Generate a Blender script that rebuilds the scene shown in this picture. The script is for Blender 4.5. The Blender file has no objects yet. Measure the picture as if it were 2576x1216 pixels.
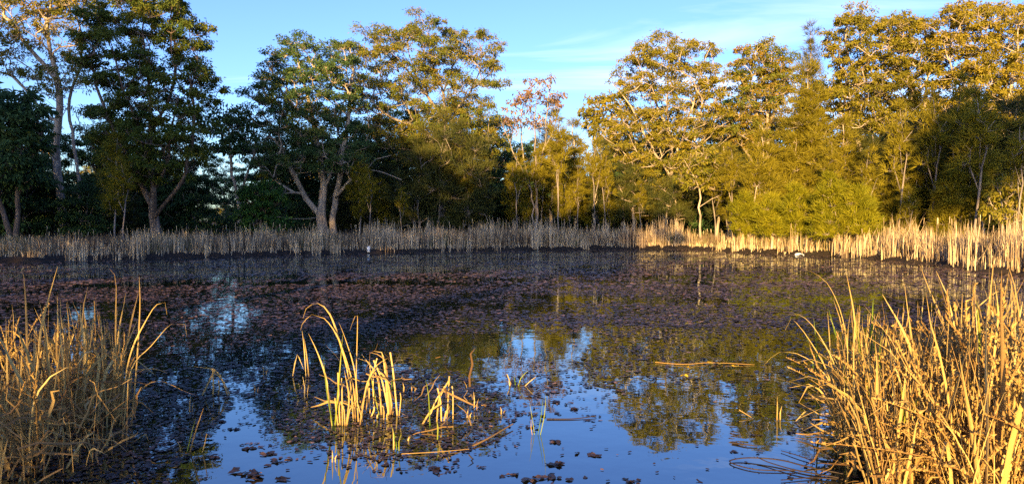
import bpy, math
import numpy as np
from mathutils import Vector

# ------------------------------------------------------------------ camera, sky, sun, exposure
S = bpy.context.scene
F, CX, CY, HY = 1679.0, 1288.0, 608.0, 563.0        # focal length and horizon, in units of a 2576 px wide frame
CAMZ = 1.7
PITCH = -math.atan((CY - HY) / F)
cam_d = bpy.data.cameras.new('camera'); cam = bpy.data.objects.new('camera', cam_d)
S.collection.objects.link(cam)
cam.location = (0, 0, CAMZ); cam.rotation_euler = (math.pi / 2 + PITCH, 0, 0)
cam_d.sensor_width = 36; cam_d.lens = 36 * F / 2576; cam_d.clip_end = 3000; cam_d.clip_start = 0.05
S.camera = cam
SUN_EL, SUN_AZ = math.radians(9.0), math.radians(15.0)   # low sun behind the camera, a little to its left
SUN_STRENGTH, SKY_STRENGTH, EXPOSURE = 5.0, 0.117, 2.0
SUN_COLOR = (1.0, 0.65, 0.23)
S.view_settings.view_transform = 'Standard'; S.view_settings.look = 'None'
S.view_settings.exposure = EXPOSURE; S.view_settings.gamma = 1.0; S.view_settings.use_curve_mapping = False
S.render.engine = 'CYCLES'
S.cycles.max_bounces = 8; S.cycles.transparent_max_bounces = 8; S.cycles.use_denoising = False; S.cycles.sample_clamp_indirect = 0.5

w = bpy.data.worlds.new('World'); S.world = w; w.use_nodes = True
nt = w.node_tree; N = nt.nodes; L = nt.links; N.clear()
def nd(tree, t, **k):
    n = tree.nodes.new(t)
    for a, b in k.items():
        if a in n.inputs.keys(): n.inputs[a].default_value = b
        else: setattr(n, a, b)
    return n
def math_(tree, op, a, b=None):
    n = tree.nodes.new('ShaderNodeMath'); n.operation = op
    for i, v in enumerate((a, b)):
        if v is None: continue
        if isinstance(v, (int, float)): n.inputs[i].default_value = v
        else: tree.links.new(v, n.inputs[i])
    return n.outputs[0]
sky = nd(nt, 'ShaderNodeTexSky', sky_type='NISHITA', sun_disc=False, sun_elevation=SUN_EL,
         sun_rotation=math.pi + SUN_AZ, altitude=50, air_density=1.0, dust_density=1.0, ozone_density=4.0)
hsv = nd(nt, 'ShaderNodeHueSaturation', Saturation=1.03, Hue=0.520); L.new(sky.outputs[0], hsv.inputs['Color'])
tc = nd(nt, 'ShaderNodeTexCoord'); sep = nd(nt, 'ShaderNodeSeparateXYZ'); L.new(tc.outputs['Generated'], sep.inputs[0])
# thin cirrus drawn on a high flat layer: direction / height
zz = math_(nt, 'ADD', math_(nt, 'MAXIMUM', sep.outputs[2], 0.0), 0.06)
cx_ = math_(nt, 'DIVIDE', sep.outputs[0], zz); cy_ = math_(nt, 'DIVIDE', sep.outputs[1], zz)
cmb = nd(nt, 'ShaderNodeCombineXYZ'); L.new(cx_, cmb.inputs[0]); L.new(cy_, cmb.inputs[1])
mp = nd(nt, 'ShaderNodeMapping'); L.new(cmb.outputs[0], mp.inputs[0])
mp.inputs['Rotation'].default_value = (0, 0, math.radians(38)); mp.inputs['Scale'].default_value = (0.22, 0.9, 1)
mp.inputs['Location'].default_value = (0.3, 0.2, 0)
nz = nd(nt, 'ShaderNodeTexNoise', Scale=1.1, Detail=7.0, Roughness=0.55, Distortion=0.7); L.new(mp.outputs[0], nz.inputs['Vector'])
rp = nd(nt, 'ShaderNodeValToRGB'); L.new(nz.outputs[0], rp.inputs[0])
rp.color_ramp.elements[0].position = 0.53; rp.color_ramp.elements[0].color = (0, 0, 0, 1)
rp.color_ramp.elements[1].position = 0.80; rp.color_ramp.elements[1].color = (0.5, 0.5, 0.5, 1)
mx = nd(nt, 'ShaderNodeMixRGB'); L.new(rp.outputs[0], mx.inputs[0]); L.new(hsv.outputs[0], mx.inputs[1])
mx.inputs[2].default_value = (5.2, 5.0, 5.3, 1)
bg = nd(nt, 'ShaderNodeBackground', Strength=SKY_STRENGTH); L.new(mx.outputs[0], bg.inputs[0])
wo = nd(nt, 'ShaderNodeOutputWorld'); L.new(bg.outputs[0], wo.inputs[0])

sl = bpy.data.lights.new('sun', 'SUN'); sl.energy = SUN_STRENGTH; sl.angle = math.radians(0.55); sl.color = SUN_COLOR
so = bpy.data.objects.new('sun', sl); S.collection.objects.link(so)
SUN_DIR = Vector((math.sin(SUN_AZ) * math.cos(SUN_EL), math.cos(SUN_AZ) * math.cos(SUN_EL), -math.sin(SUN_EL)))
so.rotation_euler = SUN_DIR.to_track_quat('-Z', 'Y').to_euler(); so.location = (-10, -40, 30)

# ------------------------------------------------------------------ helpers
cp, sp = math.cos(PITCH), math.sin(PITCH)
def ray(px, py):
    u, v = (px - CX) / F, (CY - py) / F
    return np.array([u, cp - sp * v, sp + cp * v])
def P(px, py, D):                      # point seen at (px, py) that stands D metres in front
    r = ray(px, py); r = r * (D / r[1]); return np.array([r[0], r[1], r[2] + CAMZ])
def W(px, py, z=0.0):                  # point seen at (px, py) lying on the water
    r = ray(px, py); t = (z - CAMZ) / r[2]; return np.array([r[0] * t, r[1] * t, z])
def proj(X):
    X = np.asarray(X); x, y, z = X[..., 0], X[..., 1], X[..., 2] - CAMZ
    fw = y * cp + z * sp; up = -y * sp + z * cp
    return CX + F * x / fw, CY - F * up / fw

class MB:                              # collects faces of one mesh
    def __init__(s): s.v = []; s.q = []; s.t = []; s.a = []; s.n = 0
    def add(s, v, quads=None, tris=None, tint=0.5):
        v = np.asarray(v, float).reshape(-1, 3)
        if quads is not None: s.q.append(np.asarray(quads).reshape(-1, 4) + s.n)
        if tris is not None: s.t.append(np.asarray(tris).reshape(-1, 3) + s.n)
        s.a.append(np.broadcast_to(np.asarray(tint, float), (len(v),)).copy()); s.v.append(v); s.n += len(v)
    def mesh(s, name, mat, origin=(0, 0, 0), smooth=False):
        me = bpy.data.meshes.new(name)
        v = np.concatenate(s.v) - np.asarray(origin, float)
        q = np.concatenate(s.q) if s.q else np.zeros((0, 4), int)
        t = np.concatenate(s.t) if s.t else np.zeros((0, 3), int)
        me.vertices.add(len(v)); me.vertices.foreach_set('co', v.astype(np.float32).ravel())
        loops = np.concatenate([q.ravel(), t.ravel()]).astype(np.int32)
        me.loops.add(len(loops)); me.loops.foreach_set('vertex_index', loops)
        npoly = len(q) + len(t); me.polygons.add(npoly)
        st = np.concatenate([np.arange(len(q)) * 4, len(q) * 4 + np.arange(len(t)) * 3]).astype(np.int32)
        me.polygons.foreach_set('loop_start', st)
        if smooth: me.polygons.foreach_set('use_smooth', np.ones(npoly, bool))
        at = me.attributes.new('tint', 'FLOAT', 'POINT')
        at.data.foreach_set('value', np.concatenate(s.a).astype(np.float32))
        me.update(calc_edges=True); me.materials.append(mat)
        return me
def link(name, me, parent=None, loc=(0, 0, 0), rot=(0, 0, 0), scale=(1, 1, 1), kind=None):
    o = bpy.data.objects.new(name, me); S.collection.objects.link(o)
    o.location = loc; o.rotation_euler = rot; o.scale = scale
    if parent is not None: o.parent = parent
    if kind: o['kind'] = kind
    return o
def thing(name, label, cat, loc, group=None, me=None):
    o = link(name, me, loc=loc); o['label'] = label; o['category'] = cat
    if group: o['group'] = group
    return o
def copy_thing(o, loc, rotz=0, scale=None, label=None, group=None):
    c = o.copy(); S.collection.objects.link(c); c.location = loc; c.rotation_euler = (0, 0, rotz)
    if scale is not None: c.scale = scale
    if label: c['label'] = label
    if group: c['group'] = group
    for ch in o.children:
        k = ch.copy(); S.collection.objects.link(k); k.parent = c
    return c

def tube(mb, pts, rad, k=5, tint=0.5):
    pts = np.asarray(pts, float); n = len(pts)
    if n < 2: return
    rad = np.broadcast_to(np.asarray(rad, float), (n,))
    t = np.gradient(pts, axis=0); t /= np.linalg.norm(t, axis=1)[:, None] + 1e-9
    ref = np.array([0.31, 0.93, 0.19]) if abs(t[0][2]) > .7 else np.array([0.05, 0.1, 1.0])
    a = np.cross(t, ref); a /= np.linalg.norm(a, axis=1)[:, None] + 1e-9; b = np.cross(t, a)
    th = np.arange(k) * 2 * math.pi / k
    ring = np.cos(th)[None, :, None] * a[:, None, :] + np.sin(th)[None, :, None] * b[:, None, :]
    v = (pts[:, None, :] + ring * rad[:, None, None]).reshape(-1, 3)
    i = np.arange(n - 1)[:, None] * k; j = np.arange(k)[None, :]; j2 = (j + 1) % k
    q = np.stack([i + j, i + j2, i + k + j2, i + k + j], -1).reshape(-1, 4)
    mb.add(v, quads=q, tint=tint)
def ribbon(mb, pts, wid, side, tint=0.5, fold=0.25):
    """a leaf blade with a shallow V section; side = unit-ish sideways vector(s)"""
    pts = np.asarray(pts, float); n = len(pts); wid = np.broadcast_to(np.asarray(wid, float), (n,))
    t = np.gradient(pts, axis=0); t /= np.linalg.norm(t, axis=1)[:, None] + 1e-9
    s = np.broadcast_to(np.asarray(side, float), (n, 3)); s = s - t * (s * t).sum(1)[:, None]
    s = s / (np.linalg.norm(s, axis=1)[:, None] + 1e-9); nn = np.cross(t, s)
    v = np.stack([pts - s * wid[:, None] / 2 + nn * wid[:, None] * fold / 2, pts - nn * wid[:, None] * fold / 2,
                  pts + s * wid[:, None] / 2 + nn * wid[:, None] * fold / 2], 1).reshape(-1, 3)
    i = np.arange(n - 1)[:, None] * 3; j = np.arange(2)[None, :]
    q = np.stack([i + j, i + j + 1, i + 3 + j + 1, i + 3 + j], -1).reshape(-1, 4)
    tt = np.repeat(np.broadcast_to(np.asarray(tint, float), (n,)), 3)
    mb.add(v, quads=q, tint=tt)
def smooth_line(pts, step):
    pts = np.asarray(pts, float)
    if len(pts) == 2: 
        m = max(2, int(np.linalg.norm(pts[1] - pts[0]) / step) + 1); return pts[0] + np.linspace(0, 1, m)[:, None] * (pts[1] - pts[0])
    e = np.concatenate([[2 * pts[0] - pts[1]], pts, [2 * pts[-1] - pts[-2]]]); out = []
    for i in range(1, len(e) - 2):
        m = max(1, int(np.linalg.norm(e[i + 1] - e[i]) / step)); tt = np.arange(m)[:, None] / m
        p0, p1, p2, p3 = e[i - 1], e[i], e[i + 1], e[i + 2]
        out.append(.5 * (2 * p1 + (p2 - p0) * tt + (2 * p0 - 5 * p1 + 4 * p2 - p3) * tt ** 2 + (3 * p1 - p0 - 3 * p2 + p3) * tt ** 3))
    out.append(pts[-1:]); return np.concatenate(out)
def inside(poly, x, y):
    r = False; j = len(poly) - 1
    for i in range(len(poly)):
        xi, yi = poly[i]; xj, yj = poly[j]
        if (yi > y) != (yj > y) and x < (xj - xi) * (y - yi) / (yj - yi) + xi: r = not r
        j = i
    return r

# ------------------------------------------------------------------ materials
def mat_base(name):
    m = bpy.data.materials.new(name); m.use_nodes = True; t = m.node_tree; t.nodes.clear()
    return m, t, nd(t, 'ShaderNodeOutputMaterial')
def ramp(t, src, stops):
    r = nd(t, 'ShaderNodeValToRGB'); e = r.color_ramp.elements
    while len(e) < len(stops): e.new(0.5)
    for el, (p, c) in zip(e, stops): el.position = p; el.color = (*c, 1)
    t.links.new(src, r.inputs[0]); return r.outputs[0]
def leaf_mat(name, stops, transl=0.25, rough=0.55, spec=0.12, objrand=0.0):
    m, t, o = mat_base(name)
    a = nd(t, 'ShaderNodeAttribute', attribute_name='tint'); src = a.outputs['Fac']
    if objrand:
        oi = nd(t, 'ShaderNodeObjectInfo')
        src = math_(t, 'ADD', src, math_(t, 'MULTIPLY', math_(t, 'SUBTRACT', oi.outputs['Random'], 0.5), objrand))
    col = ramp(t, src, stops)
    b = nd(t, 'ShaderNodeBsdfPrincipled', Roughness=rough); b.inputs['Specular IOR Level'].default_value = spec
    t.links.new(col, b.inputs['Base Color'])
    tr = nd(t, 'ShaderNodeBsdfTranslucent'); t.links.new(col, tr.inputs[0])
    mx = nd(t, 'ShaderNodeMixShader'); mx.inputs[0].default_value = transl
    t.links.new(b.outputs[0], mx.inputs[1]); t.links.new(tr.outputs[0], mx.inputs[2]); t.links.new(mx.outputs[0], o.inputs[0])
    return m
def bark_mat(name, c1, c2, c3):
    m, t, o = mat_base(name)
    tc = nd(t, 'ShaderNodeTexCoord'); mp = nd(t, 'ShaderNodeMapping'); t.links.new(tc.outputs['Object'], mp.inputs[0])
    mp.inputs['Scale'].default_value = (3.0, 3.0, 0.55)
    n1 = nd(t, 'ShaderNodeTexNoise', Scale=1.3, Detail=6.0, Roughness=0.65); t.links.new(mp.outputs[0], n1.inputs['Vector'])
    col = ramp(t, n1.outputs[0], [(0.32, c1), (0.5, c2), (0.66, c3)])
    b = nd(t, 'ShaderNodeBsdfPrincipled', Roughness=0.85); b.inputs['Specular IOR Level'].default_value = 0.2
    t.links.new(col, b.inputs['Base Color'])
    bp = nd(t, 'ShaderNodeBump', Strength=0.5, Distance=0.04); t.links.new(n1.outputs[0], bp.inputs['Height']); t.links.new(bp.outputs[0], b.inputs['Normal'])
    t.links.new(b.outputs[0], o.inputs[0]); return m
GUM = leaf_mat('gum_leaves', [(0.0, (0.036, 0.070, 0.018)), (0.45, (0.098, 0.122, 0.018)), (0.8, (0.17, 0.145, 0.018)), (1.0, (0.22, 0.14, 0.025))])
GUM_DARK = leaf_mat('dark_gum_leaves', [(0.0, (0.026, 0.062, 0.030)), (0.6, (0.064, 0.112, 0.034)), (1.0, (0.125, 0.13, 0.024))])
GUM_OLIVE = leaf_mat('olive_gum_leaves', [(0.0, (0.075, 0.088, 0.010)), (0.5, (0.168, 0.146, 0.014)), (1.0, (0.23, 0.17, 0.02))])
RUST = leaf_mat('rust_leaves', [(0.0, (0.10, 0.055, 0.03)), (0.5, (0.19, 0.115, 0.07)), (1.0, (0.26, 0.17, 0.09))])
SHEOAK = leaf_mat('sheoak_needles', [(0.0, (0.080, 0.078, 0.008)), (0.5, (0.168, 0.142, 0.012)), (1.0, (0.24, 0.205, 0.016))], transl=0.3)
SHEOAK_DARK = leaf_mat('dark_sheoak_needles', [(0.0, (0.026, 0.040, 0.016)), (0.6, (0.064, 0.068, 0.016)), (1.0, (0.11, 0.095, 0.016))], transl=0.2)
SHEOAK_BRIGHT = leaf_mat('young_sheoak_needles', [(0.0, (0.09, 0.10, 0.008)), (0.5, (0.195, 0.19, 0.010)), (1.0, (0.29, 0.25, 0.014))], transl=0.35)
SHRUB = leaf_mat('shrub_leaves', [(0.0, (0.02, 0.06, 0.015)), (0.6, (0.04, 0.10, 0.02)), (1.0, (0.08, 0.13, 0.03))])
BARK_PALE = bark_mat('pale_gum_bark', (0.17, 0.13, 0.105), (0.33, 0.265, 0.21), (0.45, 0.375, 0.30))
BARK_GREY = bark_mat('grey_bark', (0.09, 0.075, 0.07), (0.20, 0.165, 0.15), (0.34, 0.29, 0.26))
BARK_BROWN = bark_mat('brown_bark', (0.06, 0.042, 0.034), (0.14, 0.10, 0.08), (0.26, 0.20, 0.165))
STRAW = leaf_mat('dry_reed', [(0.0, (0.10, 0.055, 0.025)), (0.3, (0.25, 0.155, 0.065)), (0.65, (0.43, 0.295, 0.105)), (1.0, (0.58, 0.435, 0.18))], transl=0.2, rough=0.55, objrand=0.45)
FARREED = leaf_mat('far_dry_reed', [(0.0, (0.13, 0.085, 0.05)), (0.35, (0.33, 0.235, 0.145)), (0.7, (0.52, 0.39, 0.245)), (1.0, (0.65, 0.51, 0.34))], transl=0.2, rough=0.7)
WEED = leaf_mat('dead_weed', [(0.0, (0.06, 0.045, 0.03)), (0.4, (0.15, 0.10, 0.07)), (0.75, (0.20, 0.155, 0.08)), (1.0, (0.13, 0.14, 0.05))], transl=0.2, rough=0.8)
GREENBLADE = leaf_mat('green_reed', [(0.0, (0.05, 0.11, 0.015)), (0.5, (0.12, 0.20, 0.02)), (1.0, (0.28, 0.28, 0.04))], transl=0.3, objrand=0.5)
STALK = leaf_mat('dock_stalk', [(0.0, (0.12, 0.06, 0.025)), (0.5, (0.29, 0.175, 0.06)), (1.0, (0.42, 0.28, 0.10))], transl=0.1, rough=0.7, objrand=0.4)
DARKTWIG = leaf_mat('wet_twig', [(0.0, (0.012, 0.010, 0.010)), (1.0, (0.05, 0.035, 0.03))], transl=0.0, rough=0.45)
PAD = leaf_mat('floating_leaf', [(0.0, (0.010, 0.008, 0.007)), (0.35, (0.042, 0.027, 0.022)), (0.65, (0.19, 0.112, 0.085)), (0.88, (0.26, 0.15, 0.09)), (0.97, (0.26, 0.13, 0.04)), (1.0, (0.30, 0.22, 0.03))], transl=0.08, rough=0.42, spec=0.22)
YELLOW = leaf_mat('yellow_leaf', [(0.0, (0.45, 0.28, 0.02)), (1.0, (0.60, 0.42, 0.03))], transl=0.2)
m, t, o = mat_base('white_plastic')
b = nd(t, 'ShaderNodeBsdfPrincipled', Roughness=0.45); nz_ = nd(t, 'ShaderNodeTexNoise', Scale=18.0, Detail=4.0)
t.links.new(ramp(t, nz_.outputs[0], [(0.3, (0.55, 0.53, 0.5)), (0.6, (0.8, 0.8, 0.8))]), b.inputs['Base Color']); t.links.new(b.outputs[0], o.inputs[0]); PLASTIC = m

# ------------------------------------------------------------------ terrain and water
PC = np.array([-2.0, 24.0])
shore = [(0, 660), (300, 654), (600, 645), (900, 637), (1200, 632), (1450, 628), (1600, 627), (1720, 626), (1790, 629), (1900, 637), (2100, 645), (2300, 660), (2450, 680), (2576, 695)]
sh = [tuple(W(a, b_)[:2]) for a, b_ in shore]
sh += [(16.5, 14), (11, 7.5), (6.5, 4.0), (3.2, 3.3), (1.0, 3.0), (-1.6, 3.3), (-3.0, 4.1), (-5.0, 4.9), (-9, 6.0), (-17, 10), (-25, 19), (-26.5, 27)]
sh = np.array(sh); ang = np.arctan2(sh[:, 1] - PC[1], sh[:, 0] - PC[0]); rr = np.hypot(sh[:, 0] - PC[0], sh[:, 1] - PC[1])
od = np.argsort(ang); ang, rr = ang[od], rr[od]
ang = np.concatenate([ang - 2 * math.pi, ang, ang + 2 * math.pi]); rr = np.tile(rr, 3)
def shore_d(x, y):
    dx, dy = np.asarray(x) - PC[0], np.asarray(y) - PC[1]
    th = np.arctan2(dy, dx); R = np.interp(th, ang, rr)
    R = R + 0.28 * np.sin(th * 37 + np.sin(th * 11)) + 0.2 * np.sin(th * 83 + 1) + 0.14 * np.sin(th * 171 + 2)
    return np.hypot(dx, dy) - R
def ground_z(x, y):
    d = shore_d(x, y)
    h = np.interp(d, [-6, -1.5, 0, 0.7, 2.0, 14, 60, 400], [-0.9, -0.35, 0.0, 0.20, 0.26, 0.5, 1.2, 4.0])
    return h + np.where(d > -0.5, 0.03 * np.sin(np.asarray(x) * 2.1 + np.asarray(y) * 1.3) + 0.02 * np.sin(np.asarray(x) * 5.3 - np.asarray(y) * 4.1), 0)
nth = 720
fr = np.concatenate([[0, .3, .6, .8], ])
th = np.linspace(-math.pi, math.pi, nth, endpoint=False); R = np.interp(th, ang, rr)
offs = [-1e9, -6, -3, -1.5, -.8, -.35, 0, .2, .45, .8, 1.2, 1.8, 2.6, 4, 6, 9, 14, 20, 30, 45, 70, 110, 180, 300, 500, 900]
V = []
for of in offs:
    r_ = np.maximum(R + of, 0.02 if of < -1e8 else 0.5)
    x_, y_ = PC[0] + r_ * np.cos(th), PC[1] + r_ * np.sin(th); V.append(np.stack([x_, y_, ground_z(x_, y_)], 1))
V = np.concatenate(V); i = np.arange(len(offs) - 1)[:, None] * nth; j = np.arange(nth)[None, :]; j2 = (j + 1) % nth
Q = np.stack([i + j, i + j2, i + nth + j2, i + nth + j], -1).reshape(-1, 4)
m, t, o = mat_base('bank_soil')
tc = nd(t, 'ShaderNodeTexCoord')
n1 = nd(t, 'ShaderNodeTexNoise', Scale=0.9, Detail=8.0, Roughness=0.7); t.links.new(tc.outputs['Object'], n1.inputs['Vector'])
n2 = nd(t, 'ShaderNodeTexNoise', Scale=14.0, Detail=5.0); t.links.new(tc.outputs['Object'], n2.inputs['Vector'])
a = nd(t, 'ShaderNodeAttribute', attribute_name='tint')
c1 = ramp(t, n1.outputs[0], [(0.3, (0.014, 0.010, 0.008)), (0.55, (0.03, 0.021, 0.015)), (0.75, (0.045, 0.038, 0.018))])
c2 = ramp(t, n1.outputs[0], [(0.3, (0.045, 0.034, 0.02)), (0.55, (0.085, 0.062, 0.034)), (0.75, (0.06, 0.06, 0.025))])
mx = nd(t, 'ShaderNodeMixRGB'); t.links.new(a.outputs['Fac'], mx.inputs[0]); t.links.new(c1, mx.inputs[1]); t.links.new(c2, mx.inputs[2])
b = nd(t, 'ShaderNodeBsdfPrincipled', Roughness=0.9); b.inputs['Specular IOR Level'].default_value = 0.15
t.links.new(mx.outputs[0], b.inputs['Base Color'])
bp = nd(t, 'ShaderNodeBump', Strength=0.8, Distance=0.05); t.links.new(n2.outputs[0], bp.inputs['Height']); t.links.new(bp.outputs[0], b.inputs['Normal'])
t.links.new(b.outputs[0], o.inputs[0])
mb = MB(); mb.add(V, quads=Q, tint=np.interp(shore_d(V[:, 0], V[:, 1]), [1.0, 3.0], [0, 1])); g = link('ground', mb.mesh('ground', m, smooth=True)); g['kind'] = 'structure'

m, t, o = mat_base('pond_water')
tc = nd(t, 'ShaderNodeTexCoord')
n1 = nd(t, 'ShaderNodeTexNoise', Scale=2.2, Detail=3.0, Roughness=0.5); t.links.new(tc.outputs['Object'], n1.inputs['Vector'])
bp = nd(t, 'ShaderNodeBump', Strength=0.22, Distance=0.012); t.links.new(n1.outputs[0], bp.inputs['Height'])
df = nd(t, 'ShaderNodeBsdfDiffuse', Color=(0.006, 0.007, 0.006, 1)); gl = nd(t, 'ShaderNodeBsdfGlossy', Roughness=0.015, Color=(0.84, 0.96, 1, 1))
t.links.new(bp.outputs[0], gl.inputs['Normal'])
fz = nd(t, 'ShaderNodeFresnel', IOR=2.6); t.links.new(bp.outputs[0], fz.inputs['Normal'])
mx = nd(t, 'ShaderNodeMixShader'); t.links.new(fz.outputs[0], mx.inputs[0]); t.links.new(df.outputs[0], mx.inputs[1]); t.links.new(gl.outputs[0], mx.inputs[2]); t.links.new(mx.outputs[0], o.inputs[0])
mb = MB(); r_ = R + 0.9; V = np.concatenate([[[PC[0], PC[1], 0]], np.stack([PC[0] + r_ * np.cos(th), PC[1] + r_ * np.sin(th), 0 * th], 1)])
k = np.arange(nth); mb.add(V, tris=np.stack([0 * k, 1 + k, 1 + (k + 1) % nth], 1)); g = link('water', mb.mesh('water', m)); g['kind'] = 'structure'

# ------------------------------------------------------------------ trees
def leaves_gum(rng, mb, c, r, nspray, nleaf, size, tint0, flat=0.55):
    d = rng.normal(size=(nspray, 3)); d[:, 2] = np.abs(d[:, 2]) * 0.9 - 0.25; d /= np.linalg.norm(d, axis=1)[:, None]
    sc = c + d * np.array([r, r, r * flat]) * rng.uniform(0.65, 1.0, (nspray, 1))
    n = nspray * nleaf
    p = np.repeat(sc, nleaf, 0) + rng.normal(size=(n, 3)) * np.array([.22, .22, .13]) * r
    out = p - c; out /= np.linalg.norm(out, axis=1)[:, None] + 1e-6
    a = out * 0.6 + rng.normal(size=(n, 3)) * 0.55 + np.array([0, 0, -0.75]); a /= np.linalg.norm(a, axis=1)[:, None]
    s = np.cross(a, rng.normal(size=(n, 3))); s /= np.linalg.norm(s, axis=1)[:, None] + 1e-6
    Ls = size * rng.uniform(.7, 1.35, (n, 1)); Wd = Ls * rng.uniform(.26, .40, (n, 1))
    v = np.stack([p, p + a * Ls * .45 - s * Wd / 2, p + a * Ls, p + a * Ls * .45 + s * Wd / 2], 1).reshape(-1, 3)
    tn = np.clip(tint0 + np.repeat(rng.normal(0, .10, nspray), nleaf) + rng.normal(0, .13, n), 0, 1)
    mb.add(v, quads=np.arange(n * 4).reshape(-1, 4), tint=np.repeat(tn, 4))
    return sc
def leaves_needle(rng, mb, c, r, nspray, nleaf, size, tint0, flat=1.0):
    d = rng.normal(size=(nspray, 3)); d[:, 2] = d[:, 2] * 0.8 + 0.15; d /= np.linalg.norm(d, axis=1)[:, None]
    sc = c + d * np.array([r, r, r * flat]) * rng.uniform(0.35, 1.0, (nspray, 1))
    n = nspray * nleaf
    p = np.repeat(sc, nleaf, 0) + rng.normal(size=(n, 3)) * 0.17 * r
    a = np.repeat(d, nleaf, 0) * 0.7 + rng.normal(size=(n, 3)) * 0.45 + np.array([0, 0, 0.8]); a /= np.linalg.norm(a, axis=1)[:, None]
    s = np.cross(a, rng.normal(size=(n, 3))); s /= np.linalg.norm(s, axis=1)[:, None] + 1e-6
    Ls = size * rng.uniform(.6, 1.3, (n, 1)); Wd = 0.05 * size ** .5
    v = np.stack([p - s * Wd / 2, p + s * Wd / 2, p + a * Ls + np.array([0, 0, -.25]) * Ls], 1).reshape(-1, 3)
    tn = np.clip(tint0 + np.repeat(rng.normal(0, .12, nspray), nleaf) + rng.normal(0, .1, n), 0, 1)
    mb.add(v, tris=np.arange(n * 3).reshape(-1, 3), tint=np.repeat(tn, 3))
    return sc

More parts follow.
